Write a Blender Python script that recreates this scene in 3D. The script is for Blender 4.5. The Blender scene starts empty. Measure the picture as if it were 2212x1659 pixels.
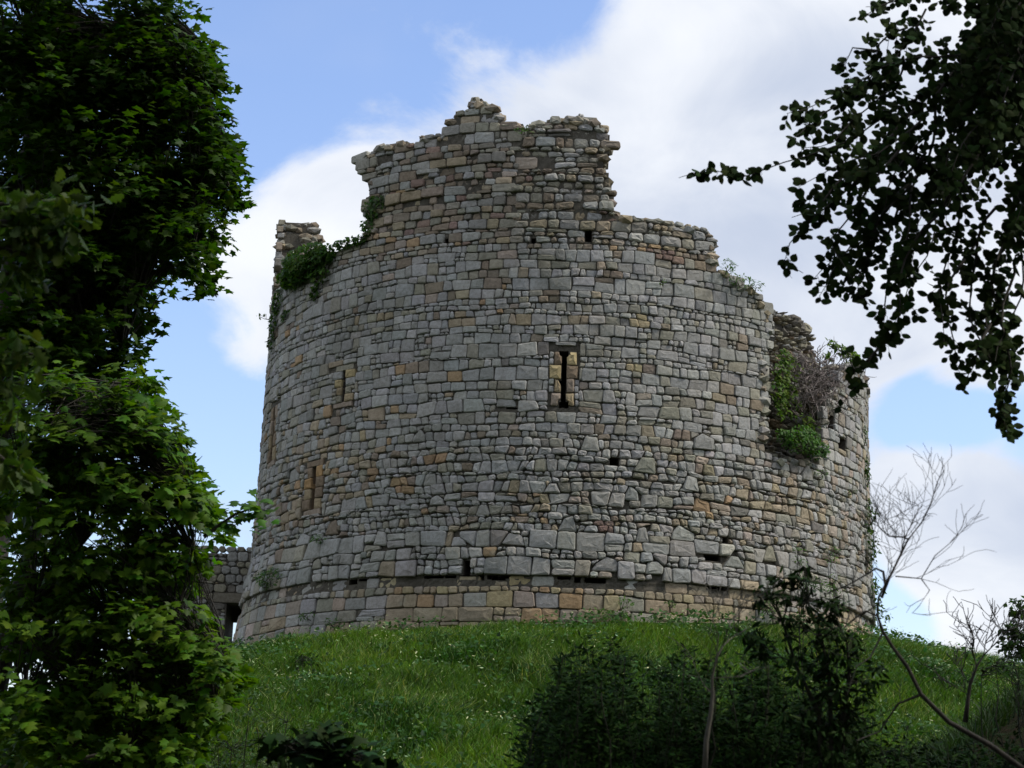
import bpy, math, random
import numpy as np
R_ = math.radians
scene = bpy.context.scene
random.seed(7); rng = np.random.default_rng(11)

# ------------------------------------------------------------------ camera
FPX, PITCH, ROLL = 2000.0, 0.2417, 0.0352          # focal length in px for a 1024 wide frame
CAM = np.array([0, 0, 1.6]); AX, AY, RAD = 1.346, 48.67, 7.5
cam_d = bpy.data.cameras.new('camera'); cam = bpy.data.objects.new('camera', cam_d)
scene.collection.objects.link(cam); scene.camera = cam
cam_d.sensor_width = 36; cam_d.lens = FPX / 1024 * 36
cam_d.dof.use_dof = True; cam_d.dof.focus_distance = 42; cam_d.dof.aperture_fstop = 6.5; cam_d.clip_start = 0.1; cam_d.clip_end = 5000
from mathutils import Matrix, Vector
cam.matrix_world = Matrix.Translation(CAM.tolist()) @ Matrix.Rotation(math.pi/2 + PITCH, 4, 'X') @ Matrix.Rotation(ROLL, 4, 'Z')

def ray(x, y):                                       # x, y measured on a 2212 px wide copy of the photo
    s = 1024 / 2212; X = x*s - 512; Y = y*s - 384
    cr, sr = math.cos(ROLL), math.sin(ROLL); X, Y = X*cr + Y*sr, -X*sr + Y*cr
    c, s_ = math.cos(PITCH), math.sin(PITCH)
    return np.array([X, FPX*c + Y*s_, FPX*s_ - Y*c]) / FPX
def pt(x, y, depth):                                 # point of the place at a given distance north of the camera
    d = ray(x, y); return CAM + d * (depth / d[1])
def cyl(x, y, R=RAD):                                # (s, z) on the tower face
    d = ray(x, y); a = d[0]**2 + d[1]**2; b = -2*(d[0]*AX + d[1]*AY); c = AX**2 + AY**2 - R*R
    D = b*b - 4*a*c
    t = -b/2/a if D < 0 else (-b - math.sqrt(D))/2/a
    p = CAM + d*t; th = math.atan2(p[0]-AX, AY-p[1])
    if D < 0:
        th = math.copysign(math.acos(min(1, R/math.hypot(AX, AY))), p[0]-AX-0)
    return th*RAD, p[2]
def wpt(x, y, out=0.0):                              # point on (or a little off) the tower face
    s, z = cyl(x, y); return tower(s, z, out)

# ------------------------------------------------------------------ sun, sky, exposure
SUN_EL, SUN_AZ = R_(50), R_(80)                      # azimuth: from behind the camera towards the right
sd = np.array([math.sin(SUN_AZ)*math.cos(SUN_EL), -math.cos(SUN_AZ)*math.cos(SUN_EL), math.sin(SUN_EL)])
sun_d = bpy.data.lights.new('sun', 'SUN'); sun = bpy.data.objects.new('sun', sun_d)
scene.collection.objects.link(sun)
sun_d.energy = 2.3; sun_d.angle = R_(12); sun_d.color = (1, .95, .87)
sun.rotation_euler = Vector(sd.tolist()).to_track_quat('Z', 'Y').to_euler(); sun.location = (30, -20, 60)
scene.view_settings.view_transform = 'Standard'; scene.view_settings.look = 'None'
scene.view_settings.gamma = 1; scene.view_settings.exposure = 0.56

world = bpy.data.worlds.new('World'); scene.world = world; world.use_nodes = True
nt = world.node_tree; nt.nodes.clear()
class NG:
    def __init__(s, nt): s.nt = nt
    def n(s, t, **k):
        nd = s.nt.nodes.new(t)
        for a, b in k.items():
            if a.startswith('i_'): nd.inputs[a[2:].replace('_', ' ')].default_value = b
            else: setattr(nd, a, b)
        return nd
    def l(s, a, b): s.nt.links.new(a, b)
    def set(s, sock, v):
        if isinstance(v, bpy.types.NodeSocket): s.l(v, sock)
        else: sock.default_value = v
    def m(s, op, a, b=None, c=None, clamp=False):
        nd = s.n('ShaderNodeMath', operation=op); nd.use_clamp = clamp
        s.set(nd.inputs[0], a)
        if b is not None: s.set(nd.inputs[1], b)
        if c is not None: s.set(nd.inputs[2], c)
        return nd.outputs[0]
    def mr(s, v, a, b, c=0., d=1., smooth=True):
        nd = s.n('ShaderNodeMapRange'); nd.interpolation_type = 'SMOOTHSTEP' if smooth else 'LINEAR'
        s.set(nd.inputs['Value'], v); nd.inputs['From Min'].default_value = a; nd.inputs['From Max'].default_value = b
        nd.inputs['To Min'].default_value = c; nd.inputs['To Max'].default_value = d
        return nd.outputs['Result']
    def mix(s, f, a, b, blend='MIX'):
        nd = s.n('ShaderNodeMix', data_type='RGBA', blend_type=blend)
        s.set(nd.inputs[0], f); s.set(nd.inputs[6], a); s.set(nd.inputs[7], b); return nd.outputs[2]
    def noise(s, vec, scale, detail=4, rough=.55, dist=0):
        nd = s.n('ShaderNodeTexNoise'); nd.inputs['Scale'].default_value = scale; nd.inputs['Detail'].default_value = detail
        nd.inputs['Roughness'].default_value = rough; nd.inputs['Distortion'].default_value = dist
        if vec is not None: s.l(vec, nd.inputs['Vector'])
        return nd.outputs['Fac']
g = NG(nt)
sky = g.n('ShaderNodeTexSky', sky_type='NISHITA', sun_disc=False)
sky.sun_elevation = SUN_EL; sky.sun_rotation = math.atan2(sd[0], sd[1]); sky.air_density = 1.3; sky.dust_density = 0.6; sky.ozone_density = 2.0
tc = g.n('ShaderNodeTexCoord').outputs['Generated']
SKY = 0.11
field = None
for x, y, r, w in [(1560,120,430,.9),(1130,230,250,.62),(1750,420,560,.9),(2180,300,600,.9),(690,470,230,.62),(520,600,180,.42),(880,420,260,.6),
                   (2080,1120,230,.9),(2190,1250,260,.8),(1930,1060,120,.6),(1990,1180,150,.5),(1890,760,150,.5),(2160,760,160,.35),(560,740,120,.42),(2080,1360,170,.35),
                   (560,120,330,-.35),(400,930,230,-.25),(1975,880,95,-.75),(2085,900,85,-.6),(1930,940,50,-.3),(1945,1330,110,-.45),(1190,40,150,-.35),
                   (620,700,60,.15),(-900,800,900,.8),(3500,600,1100,.8),(1000,-1500,900,.55),(2800,-1000,900,.6)]:
    d = ray(x, y); d /= np.linalg.norm(d); rr = r/4320
    v = g.n('ShaderNodeVectorMath', operation='DISTANCE'); g.l(tc, v.inputs[0]); v.inputs[1].default_value = d.tolist()
    q = g.mr(v.outputs['Value'], 0, rr*1.15, w, 0)
    field = q if field is None else g.m('ADD', field, q)
mp = g.n('ShaderNodeMapping'); g.l(tc, mp.inputs['Vector']); mp.inputs['Scale'].default_value = (1, 1, 1.5)
n1 = g.noise(mp.outputs[0], 9, 10, .62, .6); n2 = g.noise(mp.outputs[0], 4.2, 4, .5, .3); n3 = g.noise(mp.outputs[0], 30, 6, .6)
ff = g.m('ADD', field, g.m('MULTIPLY', g.m('SUBTRACT', n1, .5), 1.5))
ff = g.m('ADD', ff, g.m('MULTIPLY', g.m('SUBTRACT', n3, .5), .4))
# behind and beside the photographer broken cloud covers most of the sky
sepd = g.n('ShaderNodeSeparateXYZ'); g.l(tc, sepd.inputs[0])
ff = g.m('ADD', ff, g.mr(sepd.outputs['Y'], .75, .2, 0, .45))
mask = g.m('MAXIMUM', g.mr(ff, .04, .52), g.mr(n2, .5, .75, 0, .30))
shade = g.mr(g.m('ADD', n2, g.m('MULTIPLY', n1, .35)), .52, .88)
white = g.mix(shade, (.68/SKY, .695/SKY, .72/SKY, 1), (.40/SKY, .445/SKY, .54/SKY, 1))
blue = g.mix(1, sky.outputs[0], (1.18, 1.15, 1.32, 1), 'MULTIPLY')
colr = g.mix(g.m('MULTIPLY', mask, .95), blue, white)
bg = g.n('ShaderNodeBackground'); g.l(colr, bg.inputs['Color']); bg.inputs['Strength'].default_value = SKY
g.l(bg.outputs[0], g.n('ShaderNodeOutputWorld').inputs[0])

# ------------------------------------------------------------------ helpers
def tag(o, label=None, cat=None, group=None, kind=None):
    if label: o['label'] = label
    if cat: o['category'] = cat
    if group: o['group'] = group
    if kind: o['kind'] = kind
    return o
def empty(name, loc, label, cat, group=None):
    o = bpy.data.objects.new(name, None); scene.collection.objects.link(o); o.location = loc; o.empty_display_size = .3
    return tag(o, label, cat, group)
def link(name, me, mat, parent=None):
    o = bpy.data.objects.new(name, me); scene.collection.objects.link(o); me.materials.append(mat)
    if parent is not None:
        o.parent = parent; o.matrix_parent_inverse = Matrix.Translation(-Vector(parent.location))
    return o
class MB:
    def __init__(s): s.v = []; s.f = []; s.c = []
    def add(s, v, f, col=(1, 1, 1)):
        b = len(s.v); s.v += [tuple(map(float, p)) for p in v]; s.f += [tuple(i+b for i in q) for q in f]; s.c += [col]*len(v)
    def tube(s, P, r, n=6, col=(1, 1, 1)):
        P = [np.array(p, float) for p in P]; vs = []; fs = []
        if not hasattr(r, '__len__'): r = [r]*len(P)
        up = np.array([.13, .31, .94])
        for i, p in enumerate(P):
            t = P[min(i+1, len(P)-1)] - P[max(i-1, 0)]; t = t/(np.linalg.norm(t)+1e-9)
            a = np.cross(t, up); 
            if np.linalg.norm(a) < .1: a = np.cross(t, [1, 0, 0])
            a /= np.linalg.norm(a); b = np.cross(t, a)
            for k in range(n):
                w = 2*math.pi*k/n; vs.append(p + r[i]*(a*math.cos(w) + b*math.sin(w)))
        for i in range(len(P)-1):
            for k in range(n):
                k2 = (k+1) % n; fs.append((i*n+k, i*n+k2, (i+1)*n+k2, (i+1)*n+k))
        fs.append(tuple(range(n))[::-1]); fs.append(tuple((len(P)-1)*n+k for k in range(n)))
        s.add(vs, fs, col)
    def build(s, name, mat, parent=None, smooth=False):
        me = bpy.data.meshes.new(name); me.from_pydata(s.v, [], s.f); me.update()
        a = me.color_attributes.new('Col', 'FLOAT_COLOR', 'POINT')
        a.data.foreach_set('color', np.c_[np.array(s.c, float), np.ones(len(s.c))].ravel())
        if smooth: me.polygons.foreach_set('use_smooth', [True]*len(me.polygons))
        return link(name, me, mat, parent)
def raw_mesh(name, V, sizes, loops, cols):
    me = bpy.data.meshes.new(name); me.vertices.add(len(V)); me.vertices.foreach_set('co', V.astype('f').ravel())
    me.loops.add(len(loops)); me.loops.foreach_set('vertex_index', loops.astype('i'))
    st = np.concatenate([[0], np.cumsum(sizes)[:-1]]).astype('i')
    me.polygons.add(len(sizes)); me.polygons.foreach_set('loop_start', st); me.polygons.foreach_set('loop_total', sizes.astype('i'))
    a = me.color_attributes.new('Col', 'FLOAT_COLOR', 'POINT'); a.data.foreach_set('color', np.c_[cols, np.ones(len(V))].astype('f').ravel())
    me.update(calc_edges=True); return me

def mat_stone(name, bump=.5, dirt=.45, scale=1.0):
    m = bpy.data.materials.new(name); m.use_nodes = True; t = m.node_tree; t.nodes.clear(); g = NG(t)
    co = g.n('ShaderNodeTexCoord').outputs['Object']
    a = g.n('ShaderNodeVertexColor', layer_name='Col').outputs['Color']
    n1 = g.noise(co, 2.2*scale, 6, .6); n2 = g.noise(co, 14*scale, 6, .7); n3 = g.noise(co, 60*scale, 4, .7); n0 = g.noise(co, .45*scale, 4, .6)
    c = g.mix(g.mr(n2, .3, .75), a, g.mix(1, a, (.62, .6, .56, 1), 'MULTIPLY'))
    c = g.mix(g.mr(n3, .45, .8, 0, .6), c, g.mix(1, a, (1.35, 1.36, 1.36, 1), 'MULTIPLY'))
    c = g.mix(g.m('MULTIPLY', g.mr(n0, .5, .72), dirt), c, g.mix(1, c, (.55, .56, .5, 1), 'MULTIPLY'))   # old weather staining
    c = g.mix(g.mr(n1, .62, .74, 0, .35), c, (.33, .34, .28, 1))                                       # lichen
    mp = g.n('ShaderNodeMapping'); g.l(co, mp.inputs[0]); mp.inputs['Scale'].default_value = (1.6, 1.6, .28); n5 = g.noise(mp.outputs[0], 1.1, 5, .6)
    c = g.mix(g.mr(n5, .56, .72, 0, .55), c, g.mix(1, c, (.68, .66, .62, 1), 'MULTIPLY'))
    b = g.n('ShaderNodeBump'); b.inputs['Strength'].default_value = bump; b.inputs['Distance'].default_value = .03
    g.l(g.m('ADD', n2, g.m('MULTIPLY', n3, .5)), b.inputs['Height'])
    p = g.n('ShaderNodeBsdfPrincipled'); g.l(c, p.inputs['Base Color']); p.inputs['Roughness'].default_value = .92
    p.inputs['Specular IOR Level'].default_value = .2; g.l(b.outputs[0], p.inputs['Normal'])
    g.l(p.outputs[0], g.n('ShaderNodeOutputMaterial').inputs[0]); return m
def mat_leaf(name, trans=.35, rough=.45, spec=.4):
    m = bpy.data.materials.new(name); m.use_nodes = True; t = m.node_tree; t.nodes.clear(); g = NG(t)
    a = g.n('ShaderNodeVertexColor', layer_name='Col').outputs['Color']
    co = g.n('ShaderNodeTexCoord').outputs['Object']
    c = g.mix(g.mr(g.noise(co, 9, 3), .35, .7), a, g.mix(1, a, (.72, .8, .7, 1), 'MULTIPLY'))
    p = g.n('ShaderNodeBsdfPrincipled'); g.l(c, p.inputs['Base Color']); p.inputs['Roughness'].default_value = rough
    p.inputs['Specular IOR Level'].default_value = spec
    tr = g.n('ShaderNodeBsdfTranslucent'); g.l(g.mix(1, c, (1.5, 1.6, .5, 1), 'MULTIPLY'), tr.inputs['Color'])
    mx = g.n('ShaderNodeMixShader'); mx.inputs[0].default_value = trans; g.l(p.outputs[0], mx.inputs[1]); g.l(tr.outputs[0], mx.inputs[2])
    g.l(mx.outputs[0], g.n('ShaderNodeOutputMaterial').inputs[0]); return m
def mat_bark(name, c1, c2, rough=.9):
    m = bpy.data.materials.new(name); m.use_nodes = True; t = m.node_tree; t.nodes.clear(); g = NG(t)
    co = g.n('ShaderNodeTexCoord').outputs['Object']; mp = g.n('ShaderNodeMapping'); g.l(co, mp.inputs[0]); mp.inputs['Scale'].default_value = (1, 1, .25)
    n = g.noise(mp.outputs[0], 18, 6, .7)
    b = g.n('ShaderNodeBump'); b.inputs['Strength'].default_value = .6; b.inputs['Distance'].default_value = .02; g.l(n, b.inputs['Height'])
    p = g.n('ShaderNodeBsdfPrincipled'); g.l(g.mix(g.mr(n, .35, .65), (*c1, 1), (*c2, 1)), p.inputs['Base Color']); p.inputs['Roughness'].default_value = rough
    g.l(b.outputs[0], p.inputs['Normal']); g.l(p.outputs[0], g.n('ShaderNodeOutputMaterial').inputs[0]); return m
M_STONE = mat_stone('weathered_masonry', .6, .7); M_CORE = mat_stone('mortar_and_rubble', .8, .5)
M_LEAF = mat_leaf('leaf_green', .38, .55, .18); M_LEAF_DARK = mat_leaf('leaf_dark', .03, .7, .06); M_GRASS = mat_leaf('grass_blade', .3, .6, .2)
M_BARK = mat_bark('bark', (.022, .019, .014), (.055, .048, .036)); M_TWIG = mat_bark('twig', (.05, .04, .03), (.10, .08, .06))
M_STEM = mat_bark('dark_stem', (.012, .014, .007), (.03, .03, .016)); M_PALE = mat_bark('pale_bark', (.07, .065, .05), (.14, .13, .105)); M_DEAD = mat_bark('dead_creeper', (.14, .11, .10), (.26, .22, .20))

# ------------------------------------------------------------------ terrain
ZA, ZB = 7.68, 14.95
def base_z(th): return 6.74 + .5*np.clip(np.sin(th), 0, 1) + .38*np.clip(np.sin(th), -1, 0)
def ground(x, y):
    x = np.asarray(x, float); y = np.asarray(y, float)
    dx, dy = x-AX, AY-y; rho = np.hypot(dx, dy); th = np.arctan2(dx, dy)
    z = base_z(th) - .25*np.clip(rho-7.4, 0, 1.5) - .305*np.clip(rho-8.9, 0, None)
    z = z - .02*np.clip(-dx-5, 0, None)*np.clip(rho-9, 0, None)*.3
    w = .16*np.sin(x*.9+1)*np.sin(y*.7+.5) + .09*np.sin(x*2.3+2)*np.sin(y*1.9+1) + .05*np.sin(x*5.1)*np.sin(y*4.3)
    z = z + w*np.clip((rho-8)/4, 0, 1)
    low = .1*np.sin(x*.5)*np.sin(y*.4) + .35*np.clip((y-12)/12, 0, 1)
    z = .5*(z+low+np.sqrt((z-low)**2+.3))                       # smooth maximum with the low wood floor
    bank = 3.2/(1+np.exp(-(x-5.4)/.7))*np.exp(-((y-23.0)/4.2)**2)*np.exp(-(np.clip(x-11, 0, None)/6)**2)     # the nearer bank at the right
    far = np.clip((rho-60)/200, 0, 1)
    return z*(1-.0*far) + bank
def terrain():
    xs = np.concatenate([np.linspace(-1500, -42, 14), np.linspace(-40, 44, 190), np.linspace(46, 1500, 14)])
    ys = np.concatenate([np.linspace(-900, -22, 10), np.linspace(-20, 72, 210), np.linspace(74, 2500, 16)])
    X, Y = np.meshgrid(xs, ys); Z = ground(X, Y); far = np.clip((np.hypot(X-AX, Y-AY)-70)/300, 0, 1); Z = Z*(1-far) - 3*far
    V = np.stack([X, Y, Z], -1).reshape(-1, 3); nx = len(xs); i, j = np.meshgrid(np.arange(len(ys)-1), np.arange(nx-1), indexing='ij')
    a = (i*nx+j).ravel(); q = np.stack([a, a+1, a+nx+1, a+nx], 1)
    me = raw_mesh('hillside', V, np.full(len(q), 4), q.ravel(), np.ones((len(V), 3))); me.polygons.foreach_set('use_smooth', [True]*len(q))
    m = bpy.data.materials.new('turf_and_earth'); m.use_nodes = True; t = m.node_tree; g = NG(t); p = t.nodes['Principled BSDF']
    co = g.n('ShaderNodeTexCoord').outputs['Object']; n = g.noise(co, .8, 6, .6); n2 = g.noise(co, 11, 5, .7)
    c = g.mix(g.mr(n, .35, .65), (.016, .034, .008, 1), (.03, .05, .012, 1)); sp = g.n('ShaderNodeSeparateXYZ'); g.l(co, sp.inputs[0])
    earth = g.m('MULTIPLY', g.mr(sp.outputs['Y'], 27, 23), g.mr(n2, .42, .6, .3, 1))
    c = g.mix(earth, c, (.045, .032, .02, 1)); g.l(c, p.inputs['Base Color']); p.inputs['Roughness'].default_value = 1; p.inputs['Specular IOR Level'].default_value = .05
    b = g.n('ShaderNodeBump'); b.inputs['Distance'].default_value = .08; g.l(n2, b.inputs['Height']); g.l(b.outputs[0], p.inputs['Normal'])
    tag(link('hillside', me, m), kind='structure')
terrain()

# ------------------------------------------------------------------ tower
def trad(s, z):
    th = s/RAD
    r = RAD*(1 - .00127*(z-ZA))
    left = .35 + .65*min(1, max(0, -math.sin(th)))
    return r + .15*left*max(0, ZA+1.1-z)
def tower(s, z, out=0.0):
    th = s/RAD; r = trad(s, z) + out
    return np.array([AX + r*math.sin(th), AY - r*math.cos(th), z])
def S(pts, R=RAD): return [cyl(x, y, R) for x, y in pts]
def inside(poly, s, z):
    c = False; n = len(poly); j = n-1
    for i in range(n):
        (xi, yi), (xj, yj) = poly[i], poly[j]
        if (yi > z) != (yj > z) and s < (xj-xi)*(z-yi)/(yj-yi)+xi: c = not c
        j = i
    return c
SMIN, SMAX = -14.2, 13.6
top = S([(592,640),(612,600),(640,575),(700,548),(770,515),(787,500),(778,450),(790,405),(778,372),(758,342),(782,330),(812,310),(860,300),(896,305),(902,288),(955,280),(962,262),
    (977,240),(1000,236),(1008,215),(1035,208),(1062,230),(1092,262),(1140,264),(1180,254),(1215,248),(1255,243),(1290,254),(1300,272),(1332,286),(1318,322),(1310,350),(1322,400),(1328,430),
    (1340,464),(1400,468),(1480,480),(1538,497),(1555,522),(1546,562),(1560,582),(1600,602),(1640,630),(1662,655),(1672,690),(1671,745),(1662,775),(1667,830),(1664,880),(1658,965),
    (1695,985),(1745,993),(1786,996),(1786,905),(1800,850),(1830,800),(1868,785)])
zl = top[0][1]; th_t = math.acos(RAD/math.hypot(AX, AY))
zs_ = lambda y: pt(640, y, 50.0)[2]
stub = [(-14.2, zs_(640)), (-13.7, zs_(600)), (-13.2, zs_(548)), (-12.7, zs_(528)), (-12.1, zs_(530)), (-11.7, zs_(518)), (-11.3, zs_(530)), (-11.2, zs_(560)), (-11.05, zs_(610)), (-10.8, zl)]
zr = top[-1][1]
PROFILE = [(SMIN, 4)] + [(SMIN, stub[0][1])] + stub + top + [(top[-1][0]+.5, zr-.2), (SMAX, zr-.6), (SMAX, 4)]

COL = dict(grey=(.352,.348,.325), light=(.435,.428,.40), dark=(.19,.175,.15), tan=(.37,.295,.185), orange=(.42,.27,.13), brown=(.25,.19,.13), red=(.25,.15,.11), pink=(.40,.325,.255), yellow=(.46,.37,.20), olive=(.31,.29,.22))
def row(z0, z1, h, wr, **k): return ashlar(SMIN, SMAX, z0, z1, (h, h), wr, **k)
zones = []   # s, z, rs, rz, weights
def zone(x, y, rx, ry, amt, **w):
    s, z = cyl(x, y); s2 = cyl(x+rx*.5, y)[0]; zones.append((s, z, max(.2, abs(s2-s)*2), ry/105, amt*.75, w))
zone(1080,400,280,120,1.15, brown=6, tan=4, olive=4, dark=1, red=1.2, grey=1.5, pink=1)
zone(860,470,140,70,1.2, tan=3, brown=4, orange=1, olive=2, pink=1.5, red=.6)
zone(1000,280,90,70,1.0, olive=4, tan=2, grey=3, dark=1)
zone(1230,400,110,140,1.0, olive=5, brown=2, grey=3, tan=1, dark=1, light=1)
zone(1450,548,120,22,1.2, red=3, brown=3, orange=2, tan=1)
zone(1450,500,110,40,.6, olive=4, tan=2, grey=2)
zone(1670,1080,110,70,.8, tan=4, pink=2, brown=1.5, olive=2, orange=.6, dark=1)
zone(1640,1160,90,30,.7, dark=4, grey=2)
zone(1180,1090,200,40,.6, tan=4, orange=1, pink=1, olive=2, grey=2)
zone(700,980,90,110,.55, tan=3, orange=1, brown=2, pink=1)
zone(640,1080,70,60,.6, tan=3, orange=1, brown=2)
zone(1850,1150,60,260,.45, pink=4, tan=3, light=3)
zone(1450,1000,400,200,.22, olive=4, light=3, tan=1)
zone(1400,900,260,90,.3, light=4, olive=1)
specials = [(x, y, c) for x, y, c in [(993,690,'tan'),(1118,685,'tan'),(1258,688,'tan'),(1385,693,'yellow'),(935,987,'orange'),(865,1048,'orange'),(1256,1078,'pink'),(975,820,'orange'),(1440,950,'brown'),(1470,950,'brown'),
    (1370,790,'yellow'),(1010,540,'olive'),(860,570,'brown'),(1050,600,'brown'),(1320,595,'brown'),(1090,610,'brown'),(1180,640,'brown'),(900,790,'brown'),(965,862,'tan'),(750,1070,'tan'),(806,1030,'orange'),(650,985,'tan'),(1300,1140,'red'),(1525,1102,'orange'),(1560,1100,'pink'),
    (780,940,'yellow'),(1345,945,'dark'),(1290,940,'brown'),(1060,1185,'orange'),(790,1000,'tan'),(1700,940,'grey'),(1415,1120,'light'),(1500,1120,'light'),(1640,960,'pink'),(1660,1000,'pink'),(820,685,'tan'),(640,1100,'tan'),(1110,1000,'grey')]]
specials = [(*cyl(x, y), c) for x, y, c in specials]
def pick(w):
    k = list(w); return random.choices(k, [w[i] for i in k])[0]
def stone_col(s, z, area):
    key = None
    for (a, b, c) in specials:
        if abs(a-s) < .2 and abs(b-z) < .14 and area > .02: key = c
    if key is None:
        for (a, b, ra, rb, amt, w) in zones:
            d = ((s-a)/ra)**2 + ((z-b)/rb)**2
            if random.random() < amt*math.exp(-d*1.1): key = pick(w); break
    if key is None:
        if z < ZA-.02: key = pick(dict(pink=2.5, tan=6, grey=.8, yellow=3, orange=1, olive=1)) if s > -4 else pick(dict(olive=3, grey=4, tan=1, pink=1, dark=1))
        elif z > ZB+.3: key = pick(dict(grey=5, olive=5, tan=1.6, brown=2.2, dark=1))
        else: key = pick(dict(grey=20, light=7, olive=4, dark=.5, tan=.6, brown=.7, orange=.08, pink=.4))
    c = np.array(COL[key])*.78+np.array(COL['grey'])*.22; v = random.gauss(1, .09)
    return tuple(np.clip(c*v*np.array([random.gauss(1, .02), 1, random.gauss(1, .03)]), .03, .6))
def clip(poly, a, b, c):                              # keep a*x+b*y<=c
    out = []; n = len(poly)
    for i in range(n):
        p, q = poly[i], poly[(i+1) % n]; dp = a*p[0]+b*p[1]-c; dq = a*q[0]+b*q[1]-c
        if dp <= 0: out.append(p)
        if (dp < 0) != (dq < 0) and abs(dp-dq) > 1e-12:
            t = dp/(dp-dq); out.append((p[0]+t*(q[0]-p[0]), p[1]+t*(q[1]-p[1])))
    return out
def area(p): return .5*sum(p[i][0]*p[(i+1) % len(p)][1]-p[(i+1) % len(p)][0]*p[i][1] for i in range(len(p)))
def cen(p):
    a = np.array(p); return a[:, 0].mean(), a[:, 1].mean()
def wob(k, s):                                        # gentle unevenness of course k
    return .030*math.sin(s*.9+k*2.1) + .018*math.sin(s*2.7+k*5.3) + .008*math.sin(s*6.1+k*1.7)
def ashlar(s0, s1, z0, z1, hr=(.16,.34), wr=(.8,1.9), split=.2, k0=0):
    out = []; z = z0; k = k0
    while z < z1:
        h = random.uniform(*hr); 
        if random.random() < .18: h *= .55
        s = s0 + random.uniform(0, .3)
        if z+h > z1-.08: h = z1-z
        while s < s1:
            w = min(max(h, .14)*random.uniform(*wr), .75)
            zb = lambda x: z+wob(k, x) if z > z0 else z
            zt = lambda x: z+h+wob(k+1, x) if z+h < z1 else z+h
            lean = random.uniform(-.025, .025); e = s+w
            P = [(s, zb(s)), (e, zb(e)), (e+lean, zt(e)), (s+getattr(ashlar, 'l', 0), zt(s))]; ashlar.l = lean
            u = random.random()
            if u < split and h > .2:                  # two or three small stones on end of each other
                m = random.uniform(.35, .65); A, B, C, D = P
                L = (A[0]+(D[0]-A[0])*m, A[1]+(D[1]-A[1])*m); Q = (B[0]+(C[0]-B[0])*m, B[1]+(C[1]-B[1])*m)
                lo, up = [A, B, Q, L], [L, Q, C, D]
                for part in (lo, up):
                    if random.random() < .55:
                        t = random.uniform(.35, .65); a, b, c, d = part
                        m1 = (a[0]+(b[0]-a[0])*t, a[1]+(b[1]-a[1])*t); m2 = (d[0]+(c[0]-d[0])*t, d[1]+(c[1]-d[1])*t)
                        out += [[a, m1, m2, d], [m1, b, c, m2]]
                    else: out.append(part)
            else: out.append(P)
            s = e
        z += h; k += 1
    return out
def rubble(s0, s1, z0, z1, h=.27, big=.16, aniso=1.35):
    pts = []; z = z0+h*.5
    while z < z1:
        s = s0+random.uniform(0, h)
        while s < s1:
            u = random.random()
            if u < big: w = random.uniform(.5, .75); wt = .022
            elif u < .5: w = random.uniform(.16, .24); wt = -.008
            else: w = random.uniform(.26, .42); wt = 0
            pts.append((s+w/2, z+random.uniform(-.33, .33)*h, wt)); s += w
        z += h*random.uniform(.72, 1.15)
    cells = {}; G = .8
    for i, p in enumerate(pts): cells.setdefault((int(p[0]//G), int(p[1]//G)), []).append(i)
    out = []
    for i, (x, y, w) in enumerate(pts):
        P = [(x-.6, y-.5), (x+.6, y-.5), (x+.6, y+.5), (x-.6, y+.5)]; cx, cy = int(x//G), int(y//G)
        nb = [j for a in (-1, 0, 1) for b in (-1, 0, 1) for j in cells.get((cx+a, cy+b), []) if j != i]
        nb.sort(key=lambda j: (pts[j][0]-x)**2+(pts[j][1]-y)**2)
        for j in nb[:26]:
            X, Y, W = pts[j]; a, b = (X-x), (Y-y)*aniso
            c = .5*(X*X-x*x+(Y*Y-y*y)*aniso + w - W)
            P = clip(P, a, b, c)
            if len(P) < 3: break
        if len(P) < 3 or area(P) < .004: continue
        P = clip(clip(P, 0, -1, -z0), 0, 1, z1)
        if len(P) >= 3 and area(P) > .004: out.append(P)
    return out
bigs = []
def make_bigs(n, s0, s1, z0, z1):
    for _ in range(n):
        c = (random.uniform(s0, s1), random.uniform(z0, z1)); w = random.uniform(.15, .29); h = random.uniform(.11, .19)
        if any(abs(c[0]-b[0][0]) < .85 and abs(c[1]-b[0][1]) < .6 for b in bigs): continue
        
        u = random.uniform; P = random.choice(([(-1, -1), (u(.7, 1), -1), (u(.5, 1), u(0, .6)), (u(-.4, .3), 1), (u(-1, -.7), u(-.2, .5))], [(-1, -u(.7, 1)), (1, -1), (u(.5, .9), u(.6, 1)), (-u(.2, .8), 1)], [(-u(.7, 1), -1), (u(.6, 1), -.9), (1, u(-.1, .3)), (u(-.1, .6), 1), (-u(.6, 1), u(.5, .9))], [(-1, -1), (1, -1), (u(.2, .6), 1), (-u(.2, .6), u(.7, 1))])); P = [(c[0]+w*p[0], c[1]+h*p[1]) for p in P]
        q = prep(P)
        if q is P: bigs.append((c, P))
def around_bigs(polys):
    out = []
    for P in polys:
        if area(P) < 0: P = P[::-1]
        c = cen(P); ok = True
        for (b, Q) in bigs:
            if abs(b[0]-c[0]) > .9 or abs(b[1]-c[1]) > .6: continue
            I = P
            for i in range(len(Q)):
                (x0, y0), (x1, y1) = Q[i], Q[(i+1) % len(Q)]; a, d = (y1-y0), -(x1-x0); I = clip(I, a, d, a*x0+d*y0)
                if len(I) < 3: break
            if len(I) < 3 or area(I) < .0015: continue
            best = 0; bp = None
            for i in range(len(Q)):
                (x0, y0), (x1, y1) = Q[i], Q[(i+1) % len(Q)]; a, d = -(y1-y0), (x1-x0); q = clip(P, a, d, a*x0+d*y0)
                if len(q) > 2 and area(q) > best: best = area(q); bp = q
            if best < .006: ok = False; break
            P = bp
        if ok: out.append(P)
    return out
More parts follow.
